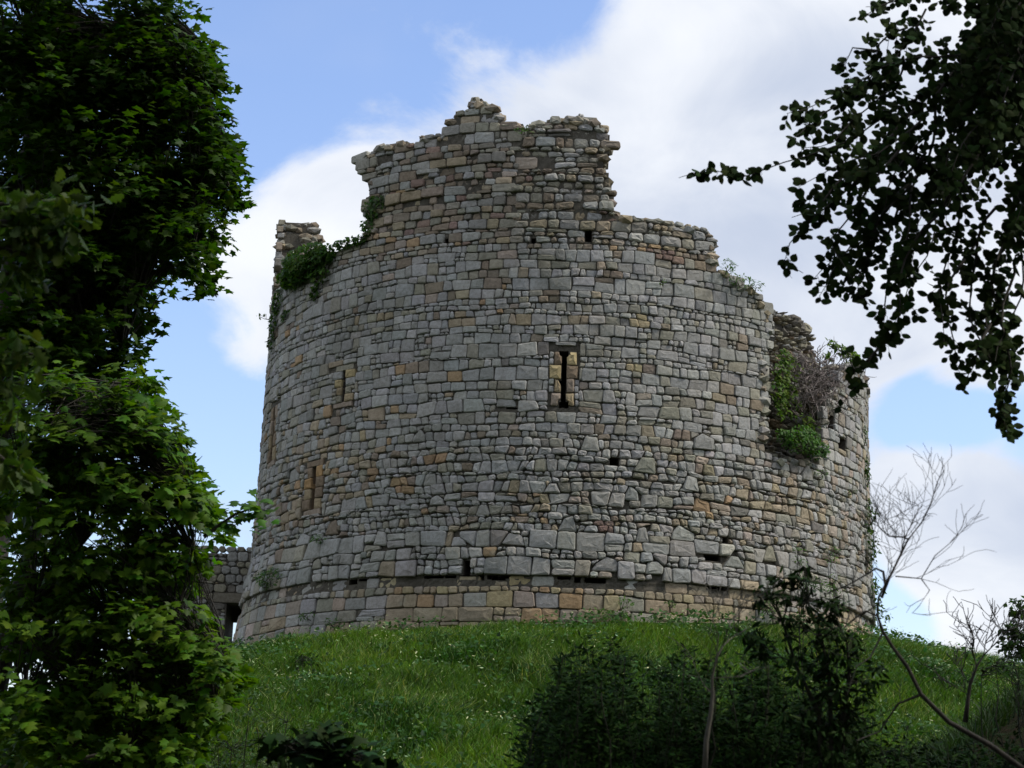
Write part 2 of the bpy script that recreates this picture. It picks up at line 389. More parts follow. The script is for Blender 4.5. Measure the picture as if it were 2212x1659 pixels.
def roughen(polys, j=.03):
    out = []
    for P in polys:
        def J(p): return (p[0]+j*math.sin(p[0]*37.1+p[1]*11.7), p[1]+j*.7*math.sin(p[0]*23.3-p[1]*41.9))
        out.append([J(p) for p in P])
    return out
def chaikin(P, r=.2):
    o = []
    for i in range(len(P)):
        a, b = np.array(P[i]), np.array(P[(i+1) % len(P)]); L = np.linalg.norm(b-a)
        k = min(.45, r/max(L, 1e-6)); o += [tuple(a+(b-a)*k), tuple(b+(a-b)*k)]
    return o
def add_stone(mb, P, fmap, gap=.0075, col=None, off=None, depth=.16, bev=.02, rnd=.03, bulge=.006, shift=0.):
    c = np.array(cen(P)); P = chaikin(P, rnd); A = np.array(P)
    d = np.linalg.norm(A-c, axis=1); inr = d.min()
    if inr < .02: return
    jit = rng.normal(0, .006, A.shape); A1 = c+(A-c)*(1-gap/np.maximum(inr, .03))[..., None] + jit if False else c+(A-c)*(1-min(.45, gap/inr)) + jit
    o = rng.normal(0, .013) if off is None else off; o += shift
    t = rng.normal(0, .03, 2)                         # the face is a little tilted
    def ring(A, dep): return [fmap(p[0], p[1], dep + (p-c)@t) for p in A]
    A2 = c+(A1-c)*(1-min(.4, bev*.9/inr)) + rng.normal(0, .004, A.shape)
    A3 = c+(A1-c)*.45
    n = len(A); V = ring(A1, o-depth)+ring(A1, o-bev)+ring(A2, o)+ring(A3, o+bulge*rng.uniform(.2, 1.2))
    V = V[:3*n]+[fmap(p[0], p[1], o+(p-c)@t*.5+bulge*random.uniform(.1, 1.6)) for p in c+(A1-c)*rng.uniform(.35, .7, (n, 1))]; c2 = c+rng.normal(0, .15*inr, 2); V.append(fmap(c2[0], c2[1], o+bulge*random.uniform(0, 1.5))); F = []
    for r in range(3):
        for k in range(n):
            k2 = (k+1) % n; F.append((r*n+k, r*n+k2, (r+1)*n+k2, (r+1)*n+k))
    for k in range(n): F.append((3*n+k, 3*n+(k+1) % n, 4*n))
    mb.add(V, F, col if col is not None else stone_col(c[0], c[1], abs(area(P))))

tow = empty('round_tower', (AX, AY, 6.6), 'tall ruined round stone keep with a jagged broken top on the grassy mound', 'tower')
holes = []       # (s0,s1,z0,z1) voids ; reserved rects
reserved = []
def rect_px(x0, y0, x1, y1):
    a = cyl((x0+x1)/2, y1); b = cyl((x0+x1)/2, y0); l = cyl(x0, (y0+y1)/2); r = cyl(x1, (y0+y1)/2)
    return [l[0], r[0], a[1], b[1]]
SURR = []
def slit(x, y0, y1, half_w, sw, ends, cols, dep=1.0, label=None):
    s = cyl(x, (y0+y1)/2)[0]; z1 = cyl(x, y0)[1]; z0 = cyl(x, y1)[1]
    reserved.append((s-sw, s+sw, z0-.12, z1+.14)); r = .115 if ends else half_w
    holes.append((s-half_w, s+half_w, z0+.02, z1-.02, dep))
    SURR.append((s, z0, z1, half_w, sw, r, ends, cols, label))
slit(1218, 758, 876, .05, .33, True, ['pink', 'tan', 'yellow', 'brown'], label='cross slit with rounded ends in honey coloured dressed stones')
slit(738, 800, 868, .055, .38, False, ['olive', 'tan', 'yellow', 'grey'], label='short arrow slit with a pale ragged surround')
slit(585, 880, 995, .12, .42, False, ['brown', 'tan', 'pink', 'brown'], .35, label='tall blocked slit with a rounded head near the left edge')
slit(674, 1008, 1100, .085, .42, False, ['brown', 'tan', 'orange', 'brown'], .3, label='low filled in slit with brown surround stones')
PUT = [(1218,762,21,12),(1218,873,21,13),(1212,826,16,13),(1328,996,20,18),(1272,507,15,24),(1151,517,10,12),(1568,1167,14,16),(1540,1205,36,14),(1010,1228,16,34),(1078,1250,30,9),(1800,910,16,30),(1825,958,16,26),(960,517,8,10),(1105,880,26,4)]
for (x, y, w, h) in PUT:
    s0, s1, z0, z1 = rect_px(x-w/2, y-h/2, x+w/2, y+h/2); holes.append((s0, s1, z0, z1, .45)); reserved.append((s0, s1, z0, z1))

a_ = -5.0
while a_ < 4.2:                                       # ragged robbed joint under the overhanging course
    b_ = a_+random.uniform(.12, .5)
    if random.random() < (.85 if a_ < .2 else .35): holes.append((a_, b_, ZA-random.uniform(.05, .14), ZA-.004, .35))
    a_ = b_+random.uniform(.02, .12)
def prep(P):
    a0 = area(P)
    if a0 < 0: P = P[::-1]; a0 = -a0
    xs = [p[0] for p in P]; ys = [p[1] for p in P]; x0, x1, y0, y1 = min(xs), max(xs), min(ys), max(ys)
    for (a, b, c, d) in reserved:
        if x1 <= a or x0 >= b or y1 <= c or y0 >= d: continue
        best = max(([area(q) if len(q) > 2 else 0, q] for q in (clip(P, 1, 0, a), clip(P, -1, 0, -b), clip(P, 0, 1, c), clip(P, 0, -1, -d))), key=lambda t: t[0])
        if best[0] < .006: return None
        P = best[1]
        xs = [p[0] for p in P]; ys = [p[1] for p in P]; x0, x1, y0, y1 = min(xs), max(xs), min(ys), max(ys)
    return P
def lay(polys, mb, **kw):
    for P in polys:
        c = cen(P)
        if kw.get('shift') == -.05 and -5 < c[0] < 4 and random.random() < (.62 if c[0] < 0 else .3): continue
        if not inside(PROFILE, c[0]+random.uniform(-.05, .05), c[1]+random.uniform(-.03, .03)): continue
        P = prep(P)
        if P is None or area(P) < .003: continue
        k = dict(kw); s, z = c
        if z > ZB+.6 and s > -5.6 and s < 1: k.setdefault('off', rng.normal(0, .03))
        add_stone(mb, P, tower, **k)
mb = MB()
lay(ashlar(SMIN, SMAX, 5.6, 7.0, (.14, .24), (1.2, 2.6), .15), mb, bulge=.012)
lay([P for P in ashlar(SMIN, SMAX, 7.0, ZA-.23, (.30, .36), (1.0, 1.9), .04)], mb, bulge=.005, gap=.010)
lay([P for P in ashlar(SMIN, SMAX, ZA-.23, ZA, (.22, .26), (1.2, 2.6), .0)], mb, bulge=.006, gap=.011, shift=-.05)
mb.build('plinth', M_STONE, tow)
mb = MB()
make_bigs(120, SMIN, SMAX, ZA+.25, ZA+1.3); make_bigs(30, SMIN, SMAX, ZA+1.4, ZA+3.2)
lay(around_bigs(roughen(ashlar(SMIN, SMAX, ZA, ZA+.95, (.2, .36), (.8, 1.7), .34), .022)), mb, shift=.04, bulge=.012, gap=.010, rnd=.03)
lay(around_bigs(roughen(ashlar(SMIN, SMAX, ZA+.95, ZA+2.75, (.10, .26), (.7, 2.0), .34), .035)), mb, bulge=.012, gap=.008, shift=.02, rnd=.03)
lay([b[1] for b in bigs], mb, bulge=.010, gap=.008, shift=.03, rnd=.025)
lay(around_bigs(roughen(ashlar(SMIN, SMAX, ZA+2.75, ZA+4.2, (.12, .27), (.8, 1.9), .36), .022)), mb, rnd=.03)
lay(roughen(ashlar(SMIN, SMAX, ZA+4.2, ZB, (.13, .31), (.8, 1.9), .27), .012), mb, rnd=.024)
mb.build('facing_stones', M_STONE, tow)
mb = MB()
lay(ashlar(SMIN, -1.6, ZB, 19.2, (.10, .26), (1.0, 2.6), .25), mb, gap=.010, rnd=.03)
lay(ashlar(-1.6, SMAX, ZB, 19.2, (.09, .25), (1.0, 2.6), .3), mb, gap=.013, rnd=.04, bulge=.016)
# loose stones left standing on the broken top
for (x, y, w, h) in [(1020,211,.24,.2),(983,241,.19,.2),(968,256,.16,.12),(1255,247,.2,.16),(1228,250,.22,.12),(1290,257,.14,.1),(905,291,.2,.1),(1185,256,.16,.1),]:
    s, z = cyl(x, y); w /= 2; h /= 2
    a = random.uniform(-.3, .3); P = [(s+dx*math.cos(a)-dz*math.sin(a), z+dx*math.sin(a)+dz*math.cos(a)) for dx, dz in ((-w, -h), (w, -h*.9), (w*.8, h), (-w*.7, h*.9))]
    add_stone(mb, P, tower, gap=.002, col=stone_col(s, z, .05), depth=.3, bulge=.05, shift=-.05)
mb.build('broken_upper_wall', M_STONE, tow)

# mortar body behind the facing, with real openings
THICK = .8
def body(name, poly, r_out, r_in, hs, smin, smax, ds=.13, dz=.11, col=(.11, .10, .08), zmin=5.4, zmax=19.0, erode=.0):
    sg = set(np.arange(smin, smax, ds).round(4)); zg = set(np.arange(zmin, zmax, dz).round(4))
    for h in hs: sg |= {round(h[0], 4), round(h[1], 4)}; zg |= {round(h[2], 4), round(h[3], 4)}
    sg = sorted(sg); zg = sorted(zg); mb = MB(); idx = {}
    def solid(i, j):
        if i < 0 or j < 0 or i >= len(sg)-1 or j >= len(zg)-1: return False
        s, z = (sg[i]+sg[i+1])/2, (zg[j]+zg[j+1])/2
        return inside(poly, s, z) and inside(poly, s-erode, z) and inside(poly, s+erode, z) and inside(poly, s, z+erode)
    def is_hole(i, j):
        s, z = (sg[i]+sg[i+1])/2, (zg[j]+zg[j+1])/2
        return any(a < s < b and c < z < d for (a, b, c, d, e) in hs)
    V = []; F = []
    def vid(i, j, k):
        key = (i, j, k)
        if key not in idx:
            s, z = sg[i], zg[j]; jt = .012*math.sin(s*31+z*17)+.008*math.sin(s*53-z*41)
            idx[key] = len(V); V.append(tower(s, z, (r_out+jt) if k == 0 else r_in+jt*4))
        return idx[key]
    sol = {(i, j): solid(i, j) for i in range(-1, len(sg)) for j in range(-1, len(zg))}
    for (i, j), b in sol.items():
        if not b: continue
        if not is_hole(i, j): F.append((vid(i, j, 0), vid(i+1, j, 0), vid(i+1, j+1, 0), vid(i, j+1, 0)))
        F.append((vid(i, j, 1), vid(i, j+1, 1), vid(i+1, j+1, 1), vid(i+1, j, 1)))
        for di, dj, A, B in ((-1, 0, (i, j+1), (i, j)), (1, 0, (i+1, j), (i+1, j+1)), (0, 1, (i+1, j+1), (i, j+1)), (0, -1, (i, j), (i+1, j))):
            if not sol.get((i+di, j+dj), False):
                F.append((vid(*A, 0), vid(*A, 1), vid(*B, 1), vid(*B, 0)))
    mb.add(V, F, col); return mb.build(name, M_CORE, tow), sol, sg, zg
o_, sol, sg, zg = body('mortar_core', PROFILE, -.05, -THICK, holes, SMIN, SMAX, erode=.05)
# sides of the small openings
for kk, (s0, s1, z0, z1, dep) in enumerate(holes):
    m2 = MB(); N = 2
    a = [tower(s0, z0, -.05), tower(s1, z0, -.05), tower(s1, z1, -.05), tower(s0, z1, -.05)]
    b = [tower(s0, z0, -dep), tower(s1, z0, -dep), tower(s1, z1, -dep), tower(s0, z1, -dep)]
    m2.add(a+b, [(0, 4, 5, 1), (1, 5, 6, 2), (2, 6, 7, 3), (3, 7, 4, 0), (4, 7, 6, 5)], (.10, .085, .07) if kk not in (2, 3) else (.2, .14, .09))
    if kk < 7: m2.build('slit_recess', M_CORE, tow)
    else: m2.build('undercut' if ZA-.03 < z1 < ZA else 'putlog_hole', M_CORE, tow)
# dressed surrounds of the slits
for (s, z0, z1, hw, sw, r, ends, cols, label) in SURR:
    m2 = MB(); n = 4; hh = (z1-z0)/n
    for side in (-1, 1):
        for k in range(n):
            a, b = z0+k*hh, z0+(k+1)*hh; e = sw*random.uniform(.55, 1.0)
            inn = hw + random.uniform(-.005, .012)
            if ends:                                  # widened foot and head, kick in the middle
                P = [(inn, a), (e, a), (e, b), (inn, b)]
                if k == 0: P = [(r, a), (e, a), (e, b), (inn, b), (inn, a+.15), (r, a+.09)]
                if k == n-1: P = [(inn, a), (e, a), (e, b), (r, b), (r, b-.06), (inn, b-.12)]
                if k == 1 and side < 0: P = [(inn, a), (e, a), (e, b), (hw*2.6, b), (inn*1.2, b-.14)]
            else: P = [(inn, a), (e, a), (e, b), (inn, b)]
            P = [(s+side*x, z) for x, z in P]
            if side < 0: P = P[::-1]
            c = np.array(COL[cols[(k*(2+side)+(side > 0)) % len(cols)]])*random.gauss(.98, .1)
            add_stone(m2, P, tower, gap=.006, col=tuple(c), off=rng.normal(.005, .008), rnd=.015, bulge=.015, bev=.015)
            if e < sw-.06:
                Q = [(e, a), (sw, a), (sw, b), (e, b)]; Q = [(s+side*x, z) for x, z in Q]
                if side < 0: Q = Q[::-1]
                for Q2 in (clip(Q, 0, 1, (a+b)/2), clip(Q, 0, -1, -(a+b)/2)): add_stone(m2, Q2, tower, gap=.008, rnd=.02)
    arc = [(s+r*math.cos(t), z1+.55*r*math.sin(t)) for t in np.linspace(math.pi, 0, 7)] if (ends or hw > .1) else [(s-hw, z1+.0), (s+hw, z1)]
    c = np.array(COL[cols[0]])*1.0
    add_stone(m2, arc+[(s+sw*.8, z1), (s+sw*.8, z1+.14), (s-sw*.8, z1+.14), (s-sw*.8, z1)], tower, gap=.006, col=tuple(c), off=.0, rnd=.004, bulge=.0, bev=.01)
    arc = [(s+r*math.cos(t), z0-.4*r*math.sin(t)) for t in np.linspace(0, math.pi, 7)] if ends else [(s+hw, z0), (s-hw, z0)]
    add_stone(m2, arc+[(s-sw*.9, z0), (s-sw*.9, z0-.12), (s+sw*.9, z0-.12), (s+sw*.9, z0)], tower, gap=.006, col=tuple(np.array(COL['pink'])*.85), off=.0, rnd=.004, bulge=.0, bev=.01)
    o = m2.build('arrow_slit', M_STONE, tow); o['label'] = label
# rough stones on the broken edges, through the thickness of the wall
mb = MB()
def chunk(mb, c, r, col, sq=.75):
    ph = (1+5**.5)/2; v = np.array([(-1,ph,0),(1,ph,0),(-1,-ph,0),(1,-ph,0),(0,-1,ph),(0,1,ph),(0,-1,-ph),(0,1,-ph),(ph,0,-1),(ph,0,1),(-ph,0,-1),(-ph,0,1)])/1.9
    v = np.sign(v)*np.abs(v)**.6; v = v*(1+rng.normal(0, .12, v.shape)); a = random.uniform(0, 6.3)
    M = np.array([[math.cos(a), -math.sin(a), 0], [math.sin(a), math.cos(a), 0], [0, 0, 1]])
    v = (v*np.array([random.uniform(.9, 1.4), random.uniform(.8, 1.2), random.uniform(.5, sq)])*r)@M.T + c
    mb.add(v, [(0,11,5),(0,5,1),(0,1,7),(0,7,10),(0,10,11),(1,5,9),(5,11,4),(11,10,2),(10,7,6),(7,1,8),(3,9,4),(3,4,2),(3,2,6),(3,6,8),(3,8,9),(4,9,5),(2,4,11),(6,2,10),(8,6,7),(9,8,1)], col)
for (i, j), b in sol.items():
    if not b: continue
    edge = [d for d in ((-1, 0), (1, 0), (0, 1)) if not sol.get((i+d[0], j+d[1]), False)]
    if not edge or zg[j] < 7 or not (SMIN+.3 < sg[i] < SMAX-.3): continue
    for t in np.arange(.1, THICK+.12, .2):
        if random.random() < .55:
            s = (sg[i]+sg[i+1])/2; z = (zg[j]+zg[j+1])/2
            chunk(mb, tower(s+random.uniform(-.05, .05), z+random.uniform(-.04, .04), -t), random.uniform(.08, .17), stone_col(s, ZB+1.5, .01))
mb.build('broken_edge_rubble', M_STONE, tow)
# the core laid bare in the breach at the right
CPROF = S([(1640,1010),(1640,660),(1672,668),(1700,674),(1738,690),(1752,705),(1764,735),(1772,756),(1800,800),(1850,850),(1850,1010)], RAD-1.0)
CPROF = [(cyl(x, y, RAD-1.0)[0], cyl(x, y, RAD-1.0)[1]) for x, y in [(1640,1010),(1640,662),(1672,668),(1700,674),(1738,690),(1752,705),(1764,735)]] + [(9.0, 13.2), (9.4, 12.4), (11.5, 12.2), (11.5, 9.0)]
mb = MB()
for P in ashlar(3.5, 11.5, 8.8, 15.2, (.10, .24), (.9, 2.4), .3):
    c = cen(P)
    if not inside(CPROF, *c): continue
    k = pick(dict(dark=4, brown=2, olive=3, grey=2)); add_stone(mb, P, lambda s, z, o: tower(s, z, o-1.0), gap=.02, col=tuple(np.array(COL[k])*random.uniform(.7, 1.1)), off=rng.normal(0, .07), rnd=.06, bulge=.06, depth=.25)
mb.build('exposed_core', M_STONE, tow)
body('core_backing', CPROF, -1.1, -1.9, [], 3.3, 11.6, .2, .15, (.1, .09, .075), 8.6, 15.4, .05)

# ------------------------------------------------------------------ curtain wall with a doorway, left
cw = empty('ruined_side_wall', tuple(pt(500, 1380, 50.5)), 'low ruined stone wall with a dark doorway joining the left foot of the keep', 'wall')
def pl(x, y): p = pt(x, y, 49.6); return (p[0], p[2])
yw = 49.6
def wmap(s, z, o): return np.array([s, yw-o, z])
wx0, wx1 = pl(330, 1250)[0], pl(600, 1250)[0]
cprof = [(wx0, 5)]+[pl(*q) for q in [(330,1215),(400,1190),(450,1175),(480,1170),(505,1160),(545,1158),(600,1160)]]+[(wx1, 5)]
dl, dr = pl(486, 1350)[0], pl(545, 1350)[0]; dt = pl(500, 1302)[1]
mb = MB(); sav = (reserved[:]); reserved[:] = [(dl, dr, 5, dt), (dl-.35, dr+.1, dt, dt+.24)]
for P in ashlar(wx0, wx1, 5.2, dt+.24, (.2, .32), (1, 2), .1)+ashlar(wx0, wx1, dt+.24, 9.4, (.12, .32), (.9, 1.7), .35):
    if not inside(cprof, *cen(P)): continue
    P = prep(P)
    if P is None or area(P) < .003: continue
    k = pick(dict(olive=4, grey=4, dark=2, tan=.6)); add_stone(mb, P, wmap, col=tuple(np.array(COL[k])*random.uniform(.75, 1.0)), rnd=.05)
mb.build('wall_stones', M_STONE, cw)
mb = MB(); add_stone(mb, [(dl-.35, dt), (dr+.1, dt), (dr+.1, dt+.24), (dl-.35, dt+.24)], wmap, col=(.2, .18, .14), depth=.5); mb.build('lintel', M_STONE, cw)
reserved[:] = sav
mb = MB()
def box(mb, x0, x1, y0, y1, z0, z1, col):
    mb.add([(x, y, z) for z in (z0, z1) for y in (y0, y1) for x in (x0, x1)], [(0,2,3,1),(4,5,7,6),(0,1,5,4),(2,6,7,3),(0,4,6,2),(1,3,7,5)], col)
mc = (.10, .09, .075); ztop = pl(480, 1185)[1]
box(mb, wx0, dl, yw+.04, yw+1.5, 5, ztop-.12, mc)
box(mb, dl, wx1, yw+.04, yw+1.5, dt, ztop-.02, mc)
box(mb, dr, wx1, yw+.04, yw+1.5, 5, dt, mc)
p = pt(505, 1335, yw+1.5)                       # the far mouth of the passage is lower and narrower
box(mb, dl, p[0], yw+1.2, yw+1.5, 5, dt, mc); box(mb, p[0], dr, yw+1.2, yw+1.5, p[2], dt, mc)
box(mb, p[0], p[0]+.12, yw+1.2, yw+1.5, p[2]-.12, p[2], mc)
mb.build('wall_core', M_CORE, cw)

# ------------------------------------------------------------------ leaves
def tmpl(half, fold=.25, curl=.12):
    L = [(0, 0)]+half+[(0, 1)]; V = []; 
    V = [(x, y, -fold*x) for x, y in L] + [(-x, y, -fold*x) for x, y in half]
    n = len(L); m = len(half)
    f1 = list(range(n)); f2 = [0]+[n-1]+[n+m-1-i for i in range(m)]
    return np.array(V, float), [f1, f2]
T_MAPLE = tmpl([(.24, -.06), (.52, .06), (.32, .24), (.58, .56), (.26, .56), (.17, .76)])
T_MAPLE_FAR = tmpl([(.45, .02), (.30, .26), (.55, .58), (.18, .66)])
T_BEECH = tmpl([(.17, .10), (.33, .33), (.34, .55), (.22, .80)], .15)
T_OAK = tmpl([(.08, .12), (.22, .24), (.13, .34), (.30, .46), (.18, .56), (.34, .70), (.2, .78), (.18, .92)])
T_LANCE = tmpl([(.13, .25), (.15, .55)], .2)
T_IVY = tmpl([(.38, .05), (.28, .55)], .15)
def unit(v): return v/(np.linalg.norm(v, axis=-1, keepdims=True)+1e-9)
def leaf_obj(name, P, N, T, size, T_, cols, mat, parent=None):
    V0, F0 = T_; n = len(P); N = unit(N); T = unit(T-N*(T*N).sum(1, keepdims=True)); X = np.cross(T, N)
    V = P[:, None]+size[:, None, None]*(X[:, None]*V0[None, :, 0:1]+T[:, None]*V0[None, :, 1:2]+N[:, None]*V0[None, :, 2:3])
    k = len(V0); loops = np.concatenate([np.array(f) for f in F0]); sizes = np.tile([len(f) for f in F0], n)
    L = (loops[None]+np.arange(n)[:, None]*k).ravel()
    me = raw_mesh(name, V.reshape(-1, 3), sizes, L, np.repeat(cols, k, 0)); return link(name, me, mat, parent)
def lcol(n, base, var=.25, warm=.15):
    base = np.array(base); v = rng.normal(1, var, (n, 1)).clip(.4, 1.8); c = base*v; c[:, 0] *= rng.normal(1, warm, n).clip(.6, 1.5); return c.clip(0, .6)
def clumps(blobs, per, sig=.22, leaves=14, bias=.5, up=.6, outw=.6, rand=.6, droop=.5):
    PP, NN, TT = [], [], []; cents = []
    for (c, r, w) in blobs:
        c = np.array(c); r = np.array(r, float)*np.ones(3); m = max(3, int(per*w*(r[0]*r[2]+r[0]*r[1]+r[1]*r[2])/3))
        d = unit(rng.normal(size=(m, 3))); rad = rng.uniform(0, 1, (m, 1))**bias
        q = c+d*rad*r; cents.append(q)
        k = rng.poisson(leaves, m).clip(3); qi = np.repeat(np.arange(m), k); n = len(qi)
        off = unit(rng.normal(size=(n, 3)))*rng.uniform(0, 1, (n, 1))**.45*sig*1.7*np.array([1, 1, .65]); P = q[qi]+off
        o = d[qi]
        N = unit(np.array([0, 0, up])+o*outw+rng.normal(0, rand, (n, 3))*.7)
        T = unit(o*.6+unit(off)*.6+np.array([0, 0, -droop])+rng.normal(0, .35, (n, 3)))
        PP.append(P); NN.append(N); TT.append(T)
    return np.concatenate(PP), np.concatenate(NN), np.concatenate(TT), np.concatenate(cents)
def bez(a, b, sag=.0, n=6, j=.0):
    a, b = np.array(a, float), np.array(b, float); o = []
    for i in range(n+1):
        t = i/n; p = a+(b-a)*t; p[2] += sag*math.sin(math.pi*t)
        if 0 < i < n: p = p+rng.normal(0, j, 3)
        o.append(p)
    return o
def blob_px(lst, depth, rd=None, cut=0):
    out = []
    for b in lst:
        x, y, r = b[:3]; x -= cut*.25; r = max(r*.45, r-cut); dd = depth+(b[3] if len(b) > 3 else 0); w = b[4] if len(b) > 4 else 1
        sc = dd/4320; out.append((pt(x, y, dd), (r*sc, (rd or r*sc*1.2), r*sc), w))
    return out
def tree(name, label, cat, trunk, r0, blobs, per, size, tm, base, mat=M_LEAF, group=None, sig=.22, leaves=14, bark=M_BARK, twigs=True, limbs=True, **kw):
    e = empty(name, tuple(trunk[0]), label, cat, group)
    mb = MB(); n = len(trunk); mb.tube(trunk, [r0*(1-.75*i/(n-1)) for i in range(n)], 10); mb.build('trunk', bark, e, True)
    P, N, T, C = clumps(blobs, per, sig, leaves, **kw)
    mb = MB(); tr = np.array(trunk)
    if limbs:
        for (c, r, w) in blobs:
            c = np.array(c); i = int(np.argmin(np.linalg.norm(tr-(c-[0, 0, .3]), axis=1))); a = tr[i]
            mb.tube(bez(a, c, .04, 6, .06), list(np.linspace(r0*.2, r0*.04, 7)), 6)
            if twigs:
                d = np.linalg.norm(C-c, axis=1); near = np.where(d < max(r)*1.1)[0]
                for q in near[:40]: mb.tube(bez(c, C[q], .05, 3, .03), list(np.linspace(r0*.02+.004, .003, 4)), 4)
        mb.build('branches', bark, e)
    sz = size*rng.normal(1, .18, len(P)).clip(.5, 1.5)
    leaf_obj('crown', P, N, T, sz, tm, lcol(len(P), base), mat, e); return e

GREEN = (.034, .076, .005); DGREEN = (.03, .065, .014)
def g0(x, y): return np.array([x, y, float(ground(x, y))-.1])
# big sycamore, upper left
b1 = blob_px([(60,60,190),(230,60,180),(360,60,95),(400,160,95),(300,200,150),(120,240,180),(430,270,85),(455,370,90),(330,370,150),(180,380,140),(430,480,85),(40,420,110,2),
              (330,500,120),(200,520,120),(420,560,65),(90,560,110),(240,610,95),(300,655,48),(150,700,130),(270,755,60),(60,740,110),(190,800,110),(20,180,130),(500,400,40),(480,300,45),(465,180,40),(500,340,40),(440,90,40)], 23, 1.5, 26)
tx, ty = -6.6, 24.5
tree('sycamore_tree', 'tall dark sycamore filling the upper left with sunlit leaves along its right rim', 'tree', [g0(tx, ty), (tx+.1, ty, 4), (tx+.3, ty-.2, 8), (tx+.5, ty-.3, 12), (tx+.6, ty-.4, 15.5)], .42, b1+blob_px([(100,150,170,2.6),(300,200,120,2.6),(350,420,120,2.6),(120,420,170,2.6),(280,560,110,2.6),(60,650,130,2.6),(130,780,110,2.6)], 23, 1.3, 20), 85, .115, T_MAPLE_FAR, GREEN, M_LEAF, leaves=18, sig=.14, up=1.0, outw=.35, bias=.45, rand=.5)
# lower sycamore
b2 = blob_px([(120,920,120),(260,900,70),(210,1000,130),(340,970,60),(385,955,36,-.3),(395,1000,34),(60,1060,130),(300,1090,105),(410,1090,60),(445,1125,34),(180,1180,140),(340,1210,100),(425,1200,44),(80,1300,150),(250,1340,130),(380,1345,88),(440,1420,80),(480,1470,50),
              (330,1480,120),(180,1500,130),(60,1520,130),(430,1540,70),(290,1620,110),(130,1640,110),(400,1620,60),(470,1530,30),(320,880,50),(345,930,45),(385,1030,45),(430,1080,40),(300,830,40),(160,850,60),(500,1440,35)], 18, 1.0, 17)
tx2, ty2 = -5.0, 19.0
syc = tree('sycamore_tree', 'lower bright green sycamore spreading in front of the left foot of the keep', 'tree', [g0(tx2, ty2), (tx2+.1, ty2, 2), (tx2+.35, ty2-.2, 3.6), (tx2+.6, ty2-.2, 5)], .2, b2+blob_px([(120,1050,150,2),(120,1300,160,2),(300,1250,110,2),(200,1500,160,2),(60,1600,120,2),(360,1560,80,2)], 18, 1.0, 20), 110, .095, T_MAPLE, (.075, .15, .009), leaves=15, sig=.11, up=.9, outw=.6, bias=.42, rand=.5)
# the long twig of it that crosses the keep's edge
P_, N_, T_ = [], [], []; mbt = MB()
tw = [pt(x, y, 17.7) for x, y in [(440,1160),(480,1130),(510,1110),(540,1100),(566,1108)]]; mbt.tube(tw, [.02, .016, .012, .008, .005], 5)
for a in np.linspace(.1, 1, 16):
    i = min(3, int(a*4)); p = tw[i]+(tw[i+1]-tw[i])*(a*4-i)
    for _ in range(4):
        P_.append(p+rng.normal(0, .07, 3)); N_.append(np.array([0, -.4, .8])+rng.normal(0, .3, 3)); T_.append(np.array([.5, 0, -.4])+rng.normal(0, .5, 3))
o = leaf_obj('leafy_twig', np.array(P_), np.array(N_), np.array(T_), rng.uniform(.07, .12, len(P_)), T_MAPLE, lcol(len(P_), (.07, .16, .02)), M_LEAF, syc)
mbt.build('twig', M_BARK, syc)
# oak spray hanging in at the left edge
b3 = blob_px([(20,440,45),(80,470,45),(140,450,40),(185,445,22),(60,520,55),(130,500,30),(20,590,50),(30,740,45),(80,770,35),(10,830,45),(90,560,25),(0,960,30),(30,1010,30)], 9, .22)
ok = tree('oak_tree', 'near oak whose lobed olive leaves hang in at the left edge', 'tree', [g0(-4.6, 8.6), (-4.5, 8.7, 2), (-4.3, 8.9, 4), (-4.1, 9.0, 6)], .22, b3, 420, .085, T_OAK, (.06, .10, .02), leaves=9, sig=.06, up=.5, outw=.5, rand=.7, bias=.7, twigs=False)

